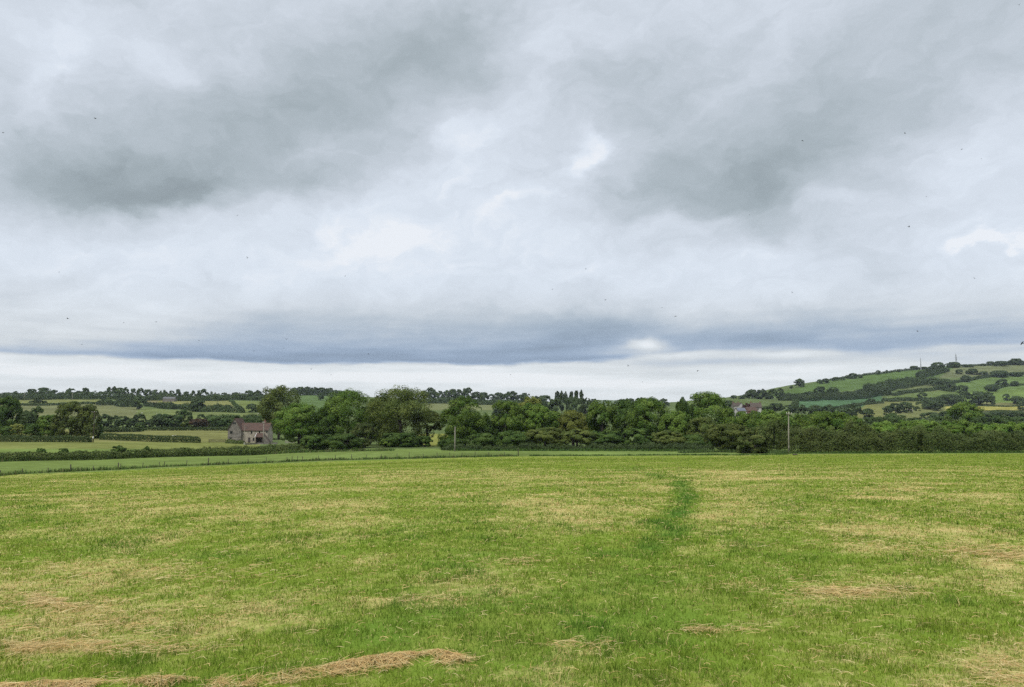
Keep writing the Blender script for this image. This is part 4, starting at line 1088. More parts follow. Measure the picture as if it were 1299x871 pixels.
# dark log by the pole
g = gp(1008.5, 577.2)
mb = MB(); mb.tube([(-.45, .02, .10), (-.2, 0, .12), (.15, .03, .11), (.42, 0, .09), (.55, .02, .07)], [.09, .13, .14, .11, .05], 9)
mb.tube([(.1, 0, .15), (.2, -.05, .3)], [.05, .025], 6)
o = mb.build('log', WOODDARK, None, True); o.location = g; tag(o, 'dark log lying in the field beside the tall pale pole', 'log')

def mast(px, base, top, arms, label, name):
    g = gp(px, base, lo=600)
    H = CAMZ + ray(px, top)[1] * g[1] - g[2]
    root = empty(name, g); tag(root, label, 'mast' if not arms else 'pylon')
    mb = MB(); wb = .11 * H if arms else .06 * H
    for sx in (-1, 1):
        for sy in (-1, 1):
            mb.tube([(sx * wb * .5, sy * wb * .5, -1), (sx * wb * .22, sy * wb * .22, H * .6), (sx * .12, sy * .12, H)], [.28, .24, .2], 5)
    n = 7
    for k in range(n):
        z0, z1 = H * k / n, H * (k + 1) / n
        a = lambda z: wb * .5 * (1 - min(z / H, 1) * .9) if z / H > .6 else wb * (.5 - .28 * z / (H * .6))
        for sy in (-1, 1):
            for s in (-1, 1):
                mb.tube([(s * a(z0), sy * a(z0), z0), (-s * a(z1), sy * a(z1), z1)], [.1, .1], 4)
                mb.tube([(sy * a(z0), s * a(z0), z0), (sy * a(z1), -s * a(z1), z1)], [.1, .1], 4)
    mb.build('tower', STEEL, root)
    for zz, hw in arms:
        mb = MB(); z = H * zz
        mb.tube([(-hw, 0, z + .1), (0, 0, z + .5), (hw, 0, z + .1)], [.12, .28, .12], 5); mb.tube([(-hw, 0, z), (0, 0, z - .5), (hw, 0, z)], [.1, .22, .1], 5)
        mb.build('crossarm', STEEL, root)
    return root
mast(1168.4, 469, 453.5, [], 'plain slender mast on the right hilltop, left of the pylon', 'radio_mast')
mast(1213.5, 466, 448.2, [(.86, 2.2), (.72, 3.4), (.58, 2.6)], 'taller lattice pylon with crossarms on the right hilltop', 'pylon')

# ------------------------------------------------------------------ buildings
def window(parent, x, y, z, w, h, frame=STONE, nm='window', face='front'):
    f = MB()
    t = .07
    f.box(x - w / 2 - t, x + w / 2 + t, y - .05, y + .02, z + h, z + h + t * 1.6); f.box(x - w / 2 - t, x + w / 2 + t, y - .08, y + .02, z - t, z)
    f.box(x - w / 2 - t, x - w / 2, y - .05, y + .02, z, z + h); f.box(x + w / 2, x + w / 2 + t, y - .05, y + .02, z, z + h)
    o = f.build(nm, frame, parent)
    p = MB(); p.box(x - w / 2 + .002, x + w / 2 - .002, y - .025, y + .02, z + .002, z + h - .002); p.build('pane', GLASS, o)
    return o

def gable_roof(mb, x0, x1, y0, y1, ez, rz, along='x', ov=.3, th=.18):
    """two sloping slabs, ridge along x or y"""
    if along == 'x':
        ym = (y0 + y1) / 2; s = (rz - ez) / (ym - y0)
        a, b = y0 - ov, y1 + ov
        prof = [(a, ez - s * ov), (ym, rz), (b, ez - s * ov), (b, ez - s * ov + th), (ym, rz + th * 1.15), (a, ez - s * ov + th)]
        mb.prism_x(prof, x0 - ov, x1 + ov)
    else:
        xm = (x0 + x1) / 2; s = (rz - ez) / (xm - x0)
        a, b = x0 - ov, x1 + ov
        prof = [(a, ez - s * ov), (xm, rz), (b, ez - s * ov), (b, ez - s * ov + th), (xm, rz + th * 1.15), (a, ez - s * ov + th)]
        mb.prism(prof, y0 - ov, y1 + ov)

def farmhouse():
    D = 312.0; m = D / F
    X, _ = ray(300, 545)
    g = np.array([X * D, D, 0.0]); g[2] = ground_z(g[:1], g[1:2])[0]
    root = empty('farmhouse', g); tag(root, 'old stone farmhouse with red tiled roofs and a gabled wing', 'house')
    zr = lambda py: CAMZ + ray(300, py)[1] * D - g[2]
    xr = lambda px: (px - 300) * m
    # wing
    x0, x1 = xr(289.2), xr(306); ez, rz = zr(545.2), zr(530.8)
    w = MB(); w.prism([(x0, -.8), (x1, -.8), (x1, ez), ((x0 + x1) / 2, rz), (x0, ez)], 0, 8.5); w.build('wing_wall', STONED, root)
    r = MB(); gable_roof(r, x0, x1, 0, 8.5, ez + .02, rz + .02, 'y', .22, .2); rf = r.build('wing_roof', TILE, root)
    # main block
    X0, X1 = xr(306) + .003, xr(338.3); Y0, Y1 = 1.2, 8.0; EZ, RZ = zr(545.6), zr(536.6)
    w = MB(); w.prism_x([(Y0, -.8), (Y1, -.8), (Y1, EZ), ((Y0 + Y1) / 2, RZ), (Y0, EZ)], X0, X1); w.build('main_wall', STONE, root)
    r = MB(); 
    ym = (Y0 + Y1) / 2; s = (RZ - EZ) / (ym - Y0); ov = .3; th = .18
    prof = [(Y0 - ov, EZ - s * ov + .02), (ym, RZ + .02), (Y1 + ov, EZ - s * ov + .02), (Y1 + ov, EZ - s * ov + th + .02), (ym, RZ + th * 1.15), (Y0 - ov, EZ - s * ov + th + .02)]
    r.prism_x(prof, X0 - 1.2, X1 + .25)
    mr = r.build('main_roof', TILE, root)
    c = MB(); cx = xr(331); c.box(cx - .4, cx + .4, ym - .35, ym + .35, RZ - .4, RZ + 1.0); c.box(cx - .48, cx + .48, ym - .43, ym + .43, RZ + 1.0, RZ + 1.12)
    c.tube([(cx, ym, RZ + 1.1), (cx, ym, RZ + 1.5)], [.14, .11], 8)
    c.build('chimney', BRICK, mr)
    for (px, py, ww, hh_) in [(317.9, 550, .6, 1.15), (327.9, 549.3, .55, 1.05), (337.2, 549, .5, .95), (320.7, 559, .6, 1.15)]:
        window(root, xr(px), Y0, zr(py), ww, hh_, STONE)
    d = MB(); dx = xr(315.2); d.box(dx - .42, dx + .42, Y0 - .04, Y0 + .02, -.1, 2.0); dd = d.build('door', DARKW, root)
    h = MB(); h.box(dx + .25, dx + .33, Y0 - .09, Y0 - .042, .95, 1.0); h.build('handle', STEEL, dd)
    for (px, py, ww, hh_) in [(297.2, 537.6, 1.15, .65), (293.6, 549.8, .95, 1.0), (293.3, 556.4, .9, .5)]:
        window(root, xr(px), 0, zr(py), ww, hh_, STONED)
    b = MB(); b.box(x0 + 1.5, x1 - .3, -.06, .02, 1.4, 1.6); b.build('sill_band', STONE, root)
    # porch
    p0, p1 = xr(324.6), xr(334.4); pt, pe = zr(549.6), zr(554.6)
    p = MB(); p.box(p0 + .12, p0 + .35, Y0 - 1.7, Y0 - .003, -.4, pe); p.box(p1 - .35, p1 - .12, Y0 - 1.7, Y0 - .003, -.4, pe); p.box(p0 + .35, p1 - .35, Y0 - .5, Y0 - .35, -.4, pe)
    po = p.build('porch', DARKW, root)
    q = MB(); q.prism_x([(Y0 - 2.0, pe), (Y0 - .003, pt), (Y0 - .003, pt + .16), (Y0 - 2.0, pe + .16)], p0, p1); q.build('porch_roof', TILE, po)
    q = MB(); q.prism_x([(Y0 - 2.05, pe - .02), (Y0 - .005, pt - .02), (Y0 - .005, pt + .2), (Y0 - 2.05, pe + .2)], p0 - .12, p0 - .004); q.build('bargeboard', WHITEP, po)
    # outside steps and low outbuilding at the right end
    st = MB(); sx0, sx1 = xr(335), xr(342)
    st.prism([(sx0, -.4), (sx1, -.4), (sx1, .5), (sx0, zr(551))], Y0 - 1.3, Y0 - .005); st.build('lean_to', STONED, root)
    sr = MB(); sr.prism([(sx0 - .1, zr(551) + .02), (sx1 + .15, .45), (sx1 + .15, .6), (sx0 - .1, zr(551) + .17)], Y0 - 1.45, Y0 + .0); 
    sr.build('lean_to_roof', TILEB, root)
    return g
fg = farmhouse()

def low_wall():
    pts = [gp(a, b, lo=200) for a, b in [(311, 564), (326, 563.4), (341, 563.2), (352, 563)]]
    mb = MB(); o0 = pts[0]
    for a, b in zip(pts[:-1], pts[1:]):
        a = Vector(a - o0); b = Vector(b - o0); d = (b - a).normalized(); n = Vector((-d.y, d.x, 0)) * .2
        lo_, hi = Vector((0, 0, -.3)), Vector((0, 0, .55))
        P = [a - n, b - n, b + n, a + n]
        nn = len(mb.v); mb.v += [tuple(p + lo_) for p in P] + [tuple(p + hi) for p in P]
        for q in ((0, 3, 2, 1), (4, 5, 6, 7), (0, 1, 5, 4), (1, 2, 6, 5), (2, 3, 7, 6), (3, 0, 4, 7)): mb.f.append([nn + i for i in q])
    o = mb.build('garden_wall', STONED, None); o.location = o0; tag(o, 'low brown garden wall along the front of the farmhouse', 'wall')
low_wall()

def gate(px0, px1, base, label, h=1.2, mat=WOODPALE):
    a, b = gp(px0, base, lo=200), gp(px1, base, lo=200)
    root = empty('field_gate', a, math.atan2(b[1] - a[1], b[0] - a[0])); tag(root, label, 'gate')
    L_ = float(np.linalg.norm(b[:2] - a[:2]))
    for x in (0, L_):
        mb = MB(); mb.tube([(x, 0, -.4), (x, 0, h), (x, 0, h + .12)], [.1, .1, .05], 8); mb.build('post', mat, root, True)
    n = max(1, round(L_ / 3.2))
    for k in range(5):
        mb = MB(); z = .2 + k * (h - .3) / 4; mb.box(.1, L_ - .1, -.03, .03, z, z + .09); mb.build('rail', mat, root)
    mb = MB()
    for k in range(n):
        x0, x1 = .1 + (L_ - .2) * k / n, .1 + (L_ - .2) * (k + 1) / n
        mb.tube([(x0 + .05, -.05, .2), ((x0 + x1) / 2, -.05, h - .1), (x1 - .05, -.05, .2)], [.035] * 3, 4)
    mb.build('brace', mat, root)
gate(265, 286, 561.3, 'weathered wooden field gate between trimmed hedge and farmhouse', 1.3, WOODDARK)
gate(362, 373.5, 562.3, 'pale rail gate under the bright round tree', 1.0, WOODPALE)

def house(name, px, d, w, dep, eave, ridge, along, wallm, roofm, label, rz=0.0, wins=(), chim=False, group=None, panels=False):
    """small house; eave and ridge are photo rows"""
    X, _ = ray(px, 545); g = np.array([X * d, d, 0.0]); g[2] = ground_z(g[:1], g[1:2])[0]
    ez = CAMZ + ray(px, eave)[1] * d - g[2]; rg = CAMZ + ray(px, ridge)[1] * d - g[2]
    root = empty(name, g, rz); tag(root, label, 'house', group)
    mb = MB()
    if along == 'x': mb.prism_x([(0, -1), (dep, -1), (dep, ez), (dep / 2, rg), (0, ez)], -w / 2, w / 2)
    else: mb.prism([(-w / 2, -1), (w / 2, -1), (w / 2, ez), (0, rg), (-w / 2, ez)], 0, dep)
    mb.build('wall', wallm, root)
    mb = MB(); gable_roof(mb, -w / 2, w / 2, 0, dep, ez + .02, rg + .02, along, .3, .2); rf = mb.build('roof', roofm, root)
    if chim:
        for s in (-1, 1):
            c = MB(); x = s * (w / 2 - .6) if along == 'x' else s * .3; y = dep / 2 if along == 'x' else dep * .7
            c.box(x - .35, x + .35, y - .35, y + .35, rg - .5, rg + 1.1); c.tube([(x, y, rg + 1.05), (x, y, rg + 1.5)], [.15, .12], 8); c.build('chimney', BRICK, rf)
    for (x, z, ww, hh_) in wins: window(root, x, 0, ez * z, ww, hh_, WHITEP)
    d0 = MB(); d0.box(w * .18 - .45, w * .18 + .45, -.04, .02, 0, 2.0); d0.build('door', DARKW, root)
    if panels:
        s = (rg - ez) / (dep / 2); p = MB()
        y0, y1 = .15, dep / 2 - .5; z0, z1 = ez + s * y0 + .30, ez + s * y1 + .30
        p.prism_x([(y0, z0), (y1, z1), (y1, z1 + .06), (y0, z0 + .06)], -w / 2 + .2, w / 2 - .2); p.build('solar_panel', SLATE, root)
    return root
VGp = 'village houses'
house('village_house', 941, 640, 4.2, 7, 514.5, 510.8, 'y', RENDERW, TILEB, 'white gabled village house left of the copper tree', .25, [(0, .55, .8, 1.0)], False, VGp)
house('village_house', 936, 660, 5.5, 6, 515, 510.9, 'x', STONED, TILEB, 'brown roofed village house just left of the white gable', .15, [(-1.2, .55, .8, .9)], True, VGp)
house('village_house', 942.5, 605, 6.8, 8.5, 521.6, 517.0, 'x', RENDERW, TILEB, 'village house with pale blue solar roof at the front', .1, [(-1.5, .5, .9, 1.0)], False, VGp, True)
house('village_house', 955.5, 612, 7.4, 8, 521.0, 516.3, 'x', BRICK, TILE, 'red roofed village house right of the solar roof', .1, [(1.2, .5, .9, 1.0)], False, VGp)
house('village_house', 960.5, 665, 8.6, 7.5, 516.2, 510.8, 'x', STONED, TILEB, 'brown roofed house with chimneys right of the copper tree', -.1, [(-1.8, .6, .8, 1.0), (1.8, .6, .8, 1.0)], True, VGp)
house('village_house', 965, 620, 2.6, 6, 519.2, 516.7, 'y', RENDERW, TILEB, 'tiny white gabled house at the right end of the village', -.2, [(0, .5, .6, .8)], False, VGp)
g = gp(1156.5, 521.5, lo=500)
house('cottage', 1156.5, float(g[1]), 6.5, 5, 519.8, 518.6, 'x', RENDERW, TILEB, 'tiny white cottage on the lower right hillside', .2, [(-1.5, .4, .7, .7)], False)
house('barn', 212, 1120, 16, 9, 505.5, 503.2, 'x', STONED, simple_mat('grey_sheeting', (.12, .12, .118), .8, .2, 1), 'long grey barn against the left skyline trees', .05, [], False)
house('shed', 187, 540, 4.8, 3, 542.2, 541.4, 'x', WHITEP, WHITEP, 'low white shed roof showing above the trimmed hedge', .0, [], False)

def trough():
    g = gp(221, 554.3, lo=250); root = empty('water_trough', g, .05); tag(root, 'small white trough in the field behind the block-cut hedge', 'trough')
    mb = MB(); w, d, h, t = 1.5, .55, .75, .06
    mb.box(-w / 2, w / 2, -d / 2, -d / 2 + t, .25, h); mb.box(-w / 2, w / 2, d / 2 - t, d / 2, .25, h); mb.box(-w / 2, -w / 2 + t, -d / 2 + t, d / 2 - t, .25, h); mb.box(w / 2 - t, w / 2, -d / 2 + t, d / 2 - t, .25, h)
    mb.box(-w / 2 + t, w / 2 - t, -d / 2 + t, d / 2 - t, .25, .31)
    mb.build('basin', WHITEP, root)
    for x in (-.55, .55):
        mb = MB(); mb.box(x - .06, x + .06, -.25, .25, -.15, .25); mb.build('leg', STEEL, root)
trough()

def sheep(px, py, label, rz):
    g = gp(px, py, lo=400)
    bm = bmesh.new()
    def ell(c, s, u=10, v=8):
        r = bmesh.ops.create_uvsphere(bm, u_segments=u, v_segments=v, radius=1)
        for vv in r['verts']: vv.co = Vector((vv.co.x * s[0], vv.co.y * s[1], vv.co.z * s[2])) + Vector(c)
    ell((0, 0, .72), (.62, .34, .36)); ell((.45, 0, .8), (.28, .24, .26)); ell((.72, 0, .98), (.2, .11, .13)); ell((.6, 0, .88), (.16, .12, .2))
    for x in (-.4, .4):
        for y in (-.16, .16): ell((x, y, .25), (.06, .06, .3), 6, 5)
    for y in (-.14, .14): ell((.62, y, 1.03), (.03, .09, .04), 6, 5)
    me = bpy.data.meshes.new('sheep'); bm.to_mesh(me); bm.free(); me.materials.append(RENDERW)
    for p in me.polygons: p.use_smooth = True
    o = bpy.data.objects.new('sheep', me); COL.objects.link(o); o.location = g; o.rotation_euler = (0, 0, rz); tag(o, label, 'sheep', 'sheep on the left slope')
sheep(180, 524.5, 'white sheep beside the tall tree above the left scrub', .3)
sheep(199, 526, 'white sheep right of the tall tree, nearer the scrub', 2.5)
sheep(242, 524.7, 'white sheep below the broad tree in the wavy hedge', 1.2)
sheep(327.5, 525.3, 'white sheep above the farmhouse roof', .2)

# ------------------------------------------------------------------ flying specks
SPECK_MAT = simple_mat('dark_speck', (0.03, 0.03, 0.034), .7, .3, 20)
def speck(px, py, d, span, ang, flap, label):  # winged stand-in for a dark flying speck, likely an insect
    X, Z = ray(px, py)
    bm = bmesh.new()
    r = bmesh.ops.create_uvsphere(bm, u_segments=10, v_segments=8, radius=1)
    for v in r['verts']:
        t = v.co.y; k = 1 if t > 0 else 1 - .25 * abs(t)
        v.co = Vector((v.co.x * .09 * k, v.co.y * .34, v.co.z * .085 * k))
    def sheet(pts, th=.012):
        lo_ = [bm.verts.new((p[0], p[1], p[2] - th)) for p in pts]; hi = [bm.verts.new((p[0], p[1], p[2] + th)) for p in pts]
        bm.faces.new(hi); bm.faces.new(lo_[::-1]); n = len(pts)
        for i in range(n): bm.faces.new([lo_[i], lo_[(i + 1) % n], hi[(i + 1) % n], hi[i]])
    for s in (-1, 1):
        sheet([(s * .05, .16, .02), (s * .35, .20, .02 + flap * .35), (s * .5, .0, .02 + flap * .5), (s * .32, .0, .02 + flap * .32), (s * .05, -.06, .02)])
        sheet([(s * .01, -.25, 0), (s * .05, -.26, 0), (s * .12, -.5, 0), (s * .02, -.36, 0)])
    bmesh.ops.scale(bm, vec=(span, span, span), verts=bm.verts)
    bmesh.ops.recalc_face_normals(bm, faces=bm.faces)
    me = bpy.data.meshes.new('speck'); bm.to_mesh(me); bm.free(); me.materials.append(SPECK_MAT)
    o = bpy.data.objects.new('speck', me); COL.objects.link(o)
    o.location = (X * d, d, CAMZ + Z * d); o.rotation_euler = (random.uniform(-.5, .5), random.uniform(-.8, .8), ang)
    tag(o, label, 'speck', 'specks in the sky')
SPECKS = [(121, 150, .9, 'dark bird high at the upper left, above the big dark cloud'), (4, 168, .7, 'dark bird touching the left edge of the sky'), (301, 273, .7, 'dark bird just below the big dark cloud on the left'),
         (314, 327, .9, 'dark bird in the pale cloud below the left dark cloud'), (75, 345, .5, 'faint small bird in pale cloud near the left edge'), (86, 404, .9, 'dark bird low at the left, above the blue cloud band'),
         (157, 409, .45, 'tiny bird just left of the bird over the blue band'), (198, 408, .9, 'dark bird with spread wings at the left end of the blue band'), (104, 437, .5, 'faint bird low over the left end of the blue band'), (252, 432, .7, 'dark bird within the blue band at its left part'),
         (322, 445, .6, 'small bird low in the blue band above the farmhouse'), (363.5, 430, 1.0, 'largest bird within the blue cloud band'), (360, 442, .4, 'tiny bird right beneath the largest bird of the blue band'), (467, 449, .6, 'small bird low in the middle of the blue band'),
         (438, 350, .6, 'small bird in white cloud above the middle of the blue band'), (395, 468, .7, 'bird in the bright strip above the loose tree'), (420, 475, .5, 'small bird low in the bright strip above the tall green tree'), (648, 475, .5, 'small bird low in the bright strip at the middle of the picture'),
         (701, 367, .6, 'small bird in grey cloud left of the middle pair'), (743, 341, .6, 'small bird in pale cloud right of the picture middle'), (768, 380, .8, 'round dark bird above the white cloud puff'), (840, 390, .6, 'small bird upper right of the white cloud puff'),
         (857, 401, .9, 'dark bird right of the white cloud puff'), (797, 464, .9, 'thin flat bird low below the white cloud puff'), (815, 484, .6, 'faint bird lowest above the trees below the puff'), (885, 470, .8, 'upright bird low above the big domed tree'), (951, 272, .45, 'tiny bird inside the right dark cloud'),
         (1018, 178, .9, 'dark bird above the right dark cloud'), (1148, 169, .8, 'dark bird in the upper right sky, left of another'), (1220, 189, .8, 'dark bird in the pale cloud of the upper right'), (1245, 201, .4, 'tiny faint bird below the upper right bird'), (1175, 249, .5, 'faint bird right of the right dark cloud'), (1153, 287, .9, 'dark bird under the right dark cloud'),
         (1005, 371, .8, 'dark bird in the grey cloud above the village'), (1236, 353, .9, 'flat gliding bird in grey cloud at the right'), (1164, 420, .8, 'flat gliding bird above the plain mast'), (1297, 435, 1.6, 'biggest bird, cut by the right edge above the hill'), (1293, 6, .9, 'dark bird in the top right corner')]
for k, (px, py, s, lab) in enumerate(SPECKS):
    d = random.uniform(55, 85)
    speck(px, py, d, s * 4.2 * d / F, random.uniform(0, 6.28), random.uniform(-.5, .9), lab)

# ------------------------------------------------------------------ sky
def azel(px, py):
    X, Z = ray(px, py)
    return math.degrees(math.atan(X)), math.degrees(math.atan2(Z, math.hypot(1, X)))

SUN_EL, SUN_AZ = 52.0, -150.0      # behind the camera to the left
EXPO = 0.70
def build_world():
    W = bpy.data.worlds.new('World'); SC.world = W; W.use_nodes = True
    nt = W.node_tree; N, L = nt.nodes, nt.links; N.clear()
    out = N.new('ShaderNodeOutputWorld'); bg = N.new('ShaderNodeBackground'); bg.inputs['Strength'].default_value = 0.1
    L.new(bg.outputs[0], out.inputs[0])
    sky = N.new('ShaderNodeTexSky'); sky.sky_type = 'NISHITA'; sky.sun_disc = False
    sky.sun_elevation = R(SUN_EL); sky.sun_rotation = R(SUN_AZ % 360)
    tc = N.new('ShaderNodeTexCoord'); sp = N.new('ShaderNodeSeparateXYZ'); L.new(tc.outputs['Generated'], sp.inputs[0])
    def M(op, a, b=None, c=None, clamp=False):
        n = N.new('ShaderNodeMath'); n.operation = op; n.use_clamp = clamp
        for k, v in enumerate((a, b, c)):
            if v is None: continue
            if isinstance(v, (int, float)): n.inputs[k].default_value = v
            else: L.new(v, n.inputs[k])
        return n.outputs[0]
    def MR(v, a, b, c, d, smooth=True):
        n = N.new('ShaderNodeMapRange'); n.interpolation_type = 'SMOOTHSTEP' if smooth else 'LINEAR'
        L.new(v, n.inputs[0])
        for k, x in enumerate((a, b, c, d)): n.inputs[k + 1].default_value = x
        return n.outputs[0]
    az = M('MULTIPLY', M('ARCTAN2', sp.outputs[0], sp.outputs[1]), 57.29578)
    el = M('MULTIPLY', M('ARCSINE', sp.outputs[2]), 57.29578)
    cb = N.new('ShaderNodeCombineXYZ'); L.new(az, cb.inputs[0]); L.new(el, cb.inputs[1])
    def noise(vec, scale, detail, rough, sx=1, sy=1, off=(0, 0, 0), dist=0.0):
        mp = N.new('ShaderNodeMapping'); mp.inputs['Scale'].default_value = (sx, sy, 1); mp.inputs['Location'].default_value = off
        L.new(vec, mp.inputs['Vector'])
        n = N.new('ShaderNodeTexNoise'); n.inputs['Scale'].default_value = scale; n.inputs['Detail'].default_value = detail; n.inputs['Roughness'].default_value = rough
        n.inputs['Distortion'].default_value = dist
        L.new(mp.outputs[0], n.inputs['Vector']); return n
    # turbulence that frays the cloud edges, weaker towards the horizon
    nw = noise(cb.outputs[0], .16, 8, .58, 1, 1.5)
    vs = N.new('ShaderNodeVectorMath'); vs.operation = 'SUBTRACT'; L.new(nw.outputs['Color'], vs.inputs[0]); vs.inputs[1].default_value = (.5, .5, .5)
    amt = MR(el, 3.5, 11, .5, 7.5)
    vm = N.new('ShaderNodeVectorMath'); vm.operation = 'MULTIPLY'; L.new(vs.outputs[0], vm.inputs[0])
    ca = N.new('ShaderNodeCombineXYZ'); L.new(M('MULTIPLY', amt, 1.3), ca.inputs[0]); L.new(M('MULTIPLY', amt, .75), ca.inputs[1]); L.new(ca.outputs[0], vm.inputs[1])
    va = N.new('ShaderNodeVectorMath'); va.operation = 'ADD'; L.new(cb.outputs[0], va.inputs[0]); L.new(vm.outputs[0], va.inputs[1])
    wp = va.outputs[0]
    total = None
    def add(v):
        nonlocal total
        total = v if total is None else M('ADD', total, v)
    DEG = 1 / F * 57.3
    B = [ # cx, cy, rx, ry, tilt (up to the right +), amount
        (150, 222, 165, 46, .05, -.16), (60, 245, 110, 36, 0, -.05), (210, 240, 60, 22, .15, -.06), (380, 150, 270, 62, .42, -.105), (385, 225, 62, 26, .1, -.075), (560, 70, 130, 60, .3, -.06), (250, 110, 200, 60, .2, -.03),
        (925, 228, 150, 34, .05, -.115), (980, 200, 240, 100, .1, -.07), (900, 268, 90, 22, 0, -.04), (1000, 285, 60, 16, 0, -.05), (1090, 115, 170, 60, .25, -.055), (1200, 60, 200, 80, .1, -.03),
        (760, 110, 160, 70, .2, -.025), (760, 240, 90, 25, .1, -.03), (700, 225, 60, 14, .2, -.03),
        # blue-grey bank above the horizon
         (600, 415, 330, 26, 0, -.05), (330, 408, 60, 14, 0, -.05), (760, 412, 120, 14, 0, -.06), (940, 428, 120, 10, 0, -.09), (1080, 420, 220, 22, 0, -.07), (1230, 440, 150, 20, 0, -.06), (930, 458, 120, 5, 0, -.07), (830, 470, 40, 9, 0, -.03), (800, 430, 20, 14, 0, .0), (1150, 395, 200, 30, 0, -.02),
        (700, 475, 400, 6, 0, -.01),
        # bright breaks
        (745, 193, 24, 22, 0, .12), (850, 476, 90, 7, 0, -.055), (745, 471, 60, 5, 0, -.04), (520, 487, 120, 5, 0, -.025), (330, 468, 90, 4, 0, -.03), (815, 434, 24, 8, 0, .08), (500, 300, 120, 14, .25, .03), (230, 262, 60, 12, .3, .025), (722, 215, 40, 12, .4, .05), (800, 190, 40, 30, 0, .02), (55, 92, 30, 50, 0, .06), (120, 20, 200, 50, 0, .02), (620, 15, 120, 30, 0, .015), (182, 70, 30, 16, -.3, .045), (1262, 311, 26, 8, .15, .13), (820, 437, 34, 9, 0, .17), (800, 448, 90, 5, 0, .05),
        (300, 474, 480, 11, 0, .08), (640, 482, 220, 10, 0, .05), (860, 490, 170, 16, 0, .035), (1000, 452, 60, 5, 0, .07), (1040, 470, 120, 7, 0, .05), (620, 285, 190, 40, .2, .025), (270, 275, 190, 20, .05, .045), (870, 276, 60, 12, .1, .06), (600, 172, 80, 34, .5, .06), (560, 235, 90, 20, .3, .03), (420, 265, 120, 24, .1, .012), (640, 265, 50, 16, .4, .03), (1240, 170, 80, 55, .2, .055),
        (940, 100, 70, 16, .4, .045), (680, 45, 60, 40, .3, .025), (60, 300, 140, 22, 0, .03), (480, 330, 260, 40, .0, .03), (900, 330, 120, 25, 0, .02), (1050, 260, 40, 10, 0, .035), (700, 60, 110, 34, .3, .03)]
    for (cx, cy, rx, ry, tilt, a) in B:
        A, E = azel(cx, cy)
        mp = N.new('ShaderNodeMapping'); mp.vector_type = 'TEXTURE'
        mp.inputs['Location'].default_value = (A, E, 0); mp.inputs['Rotation'].default_value = (0, 0, tilt)
        mp.inputs['Scale'].default_value = (rx * DEG, ry * DEG, 1)
        L.new(wp, mp.inputs['Vector'])
        dt = N.new('ShaderNodeVectorMath'); dt.operation = 'DOT_PRODUCT'; L.new(mp.outputs[0], dt.inputs[0]); L.new(mp.outputs[0], dt.inputs[1])
        add(M('MULTIPLY', M('POWER', .3679, dt.outputs['Value']), a))
    # the low blue-grey bank: sharp along its foot, dissolving upwards
    A_ = lambda px: math.degrees(math.atan((px - CX) / F)); E_ = lambda py: math.degrees(math.atan((HOR - py) / F))
    nb = noise(cb.outputs[0], .22, 6, .55, .6, 2.2, (2, 4, 0)); elw = M('ADD', el, M('MULTIPLY', M('SUBTRACT', nb.outputs['Fac'], .5), 1.25))
    foot = MR(az, A_(640), A_(840), E_(464), E_(453))
    dv = M('SUBTRACT', elw, foot)
    thickb = M('MULTIPLY', MR(az, A_(20), A_(420), .7, 2.3), MR(az, A_(700), A_(960), 1, .75))
    fall = M('POWER', .3679, M('POWER', M('MAXIMUM', M('DIVIDE', dv, thickb), 0.0), 1.6))
    win = M('MULTIPLY', MR(az, A_(-150), A_(300), .55, 1), MR(az, A_(690), A_(900), 1, .42))
    add(M('MULTIPLY', M('MULTIPLY', M('MULTIPLY', fall, MR(dv, -.12, .28, 0, 1)), win), -.27))
    # underside texture: broad cells and fine shreds
    n1 = noise(wp, .085, 9, .6, 1, 1.9, (3, 7, 0)); n2 = noise(wp, .30, 9, .64, 1, 2.0, (11, 2, 0), .5)
    for q_ in (n1, n2): q_.inputs['Vector'].links[0].from_node.inputs['Rotation'].default_value = (0, 0, -.35)
    n3 = noise(cb.outputs[0], .5, 6, .55, .28, 3.0, (5, 9, 0))
    tex = M('ADD', M('MULTIPLY', M('SUBTRACT', n1.outputs['Fac'], .5), .20), M('MULTIPLY', M('SUBTRACT', n2.outputs['Fac'], .5), .095))
    mp4 = N.new('ShaderNodeMapping'); mp4.vector_type = 'TEXTURE'; mp4.inputs['Rotation'].default_value = (0, 0, .42); mp4.inputs['Scale'].default_value = (3.2, .75, 1)
    L.new(wp, mp4.inputs['Vector'])
    n4 = N.new('ShaderNodeTexNoise'); n4.inputs['Scale'].default_value = .30; n4.inputs['Detail'].default_value = 9; n4.inputs['Roughness'].default_value = .6
    L.new(mp4.outputs[0], n4.inputs['Vector'])
    tex = M('ADD', tex, M('MULTIPLY', M('SUBTRACT', n4.outputs['Fac'], .5), .11))
    tex = M('MULTIPLY', tex, MR(el, 3, 9, .35, 1.0))
    str_ = M('MULTIPLY', M('MULTIPLY', M('SUBTRACT', n3.outputs['Fac'], .5), .20), MR(el, 5, 10, 1, .0))
    add(tex); add(str_)
    base = M('ADD', M('ADD', MR(el, 2, 14, .865, .868), MR(el, 12, 29, 0, -.045)), total)
    base = M('MINIMUM', M('MAXIMUM', base, .35), .93)
    # display brightness to light: power curve, then a colour by height (bluer low down, greener-grey in the thick cloud)
    lum = M('POWER', base, 2.25)
    def mixc(f, a, b):
        n = N.new('ShaderNodeMix'); n.data_type = 'RGBA'
        L.new(f, n.inputs['Factor']) if not isinstance(f, float) else None
        for key, c in (('A', a), ('B', b)):
            if isinstance(c, tuple): n.inputs[key].default_value = (*c, 1)
            else: L.new(c, n.inputs[key])
        return n.outputs['Result']
    thick = MR(base, .62, .86, 1, 0)
    hi = mixc(thick, (.92, 1.0, 1.105), (.86, 1.0, 1.07))
    lo_ = mixc(thick, (.95, 1.0, 1.04), (.755, .985, 1.38))
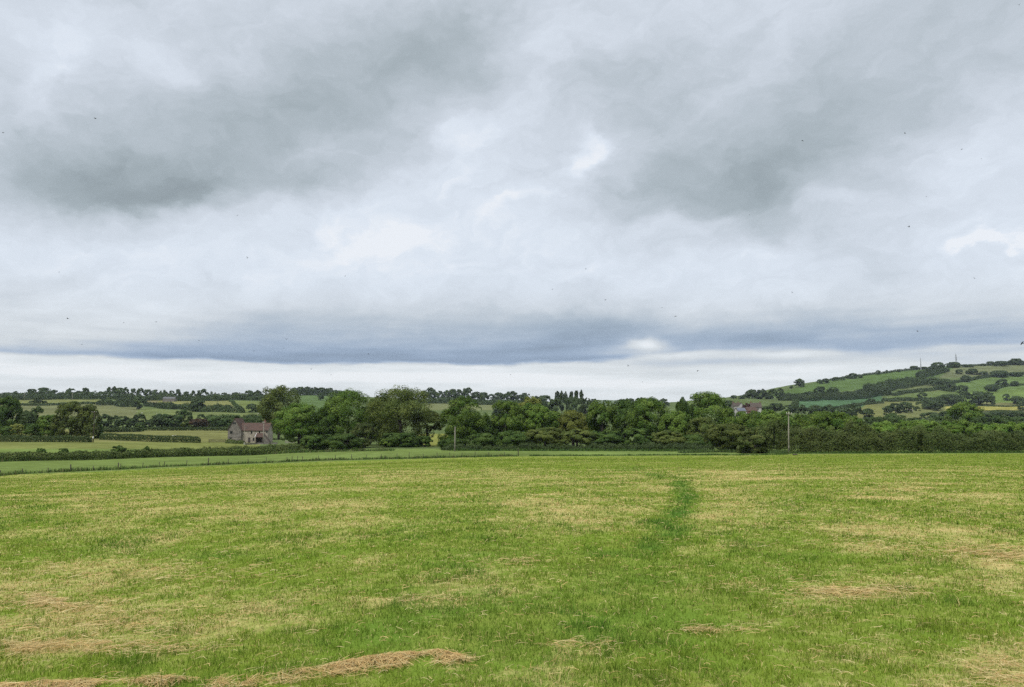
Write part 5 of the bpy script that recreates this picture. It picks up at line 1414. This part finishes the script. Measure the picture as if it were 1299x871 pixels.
    tint = mixc(MR(el, 4, 11, 0, 1), lo_, hi)
    warm = mixc(MR(base, .88, .96, 0, 1), tint, (.985, 1.0, 1.03))
    vm2 = N.new('ShaderNodeVectorMath'); vm2.operation = 'SCALE'; L.new(warm, vm2.inputs[0])
    # an overcast sky is brighter overhead than near the horizon
    gain = M('MULTIPLY', lum, MR(el, 29, 80, 6.45, 20.0))
    L.new(gain, vm2.inputs['Scale'])
    fin = mixc(.06, vm2.outputs[0], sky.outputs[0])
    fin.node.inputs['Factor'].default_value = .05
    L.new(fin, bg.inputs['Color'])
    W.cycles.sampling_method = 'MANUAL'; W.cycles.sample_map_resolution = 512
build_world()

sun = bpy.data.objects.new('sun', bpy.data.lights.new('sun', 'SUN')); COL.objects.link(sun)
sun.data.energy = 1.5; sun.data.angle = R(10); sun.data.color = (1.0, .965, .90)
_a = R(SUN_AZ)
dirv = Vector((math.sin(_a) * math.cos(R(SUN_EL)), math.cos(_a) * math.cos(R(SUN_EL)), math.sin(R(SUN_EL))))
sun.rotation_euler = dirv.to_track_quat('Z', 'Y').to_euler()
sun.location = dirv * 50

# ------------------------------------------------------------------ haze
def build_haze():
    m, nt, N, L = newmat('haze_air')
    out = N.new('ShaderNodeOutputMaterial'); v = N.new('ShaderNodeVolumePrincipled')
    v.inputs['Color'].default_value = (.80, .90, 1.0, 1); v.inputs['Density'].default_value = HAZE; v.inputs['Anisotropy'].default_value = .2
    L.new(v.outputs[0], out.inputs['Volume'])
    mb = MB(); mb.box(-9600 * 1.35, 9600 * 1.35, -9600 * 1.35, 9600 * 1.35, -40, 205)
    o = mb.build('haze', m); tag(o, 'thin blue air fading the far hills', 'haze', kind='stuff')
HAZE = 0.000042
if HAZE: build_haze()

# ------------------------------------------------------------------ render settings
vs = SC.view_settings
SC.display_settings.display_device = 'sRGB'
vs.view_transform = 'Standard'; vs.look = 'None'; vs.exposure = EXPO; vs.gamma = 1.0; vs.use_curve_mapping = False
SC.render.engine = 'CYCLES'
cy = SC.cycles
cy.max_bounces = 5; cy.diffuse_bounces = 3; cy.glossy_bounces = 2; cy.transmission_bounces = 3; cy.volume_bounces = 0; cy.transparent_max_bounces = 4
cy.use_adaptive_sampling = False; cy.use_denoising = False; cy.denoiser = 'OPENIMAGEDENOISE'; cy.denoising_input_passes = 'RGB_ALBEDO_NORMAL'; cy.denoising_prefilter = 'ACCURATE'
cy.sample_clamp_indirect = 4
SC.render.resolution_x = 1024; SC.render.resolution_y = 687
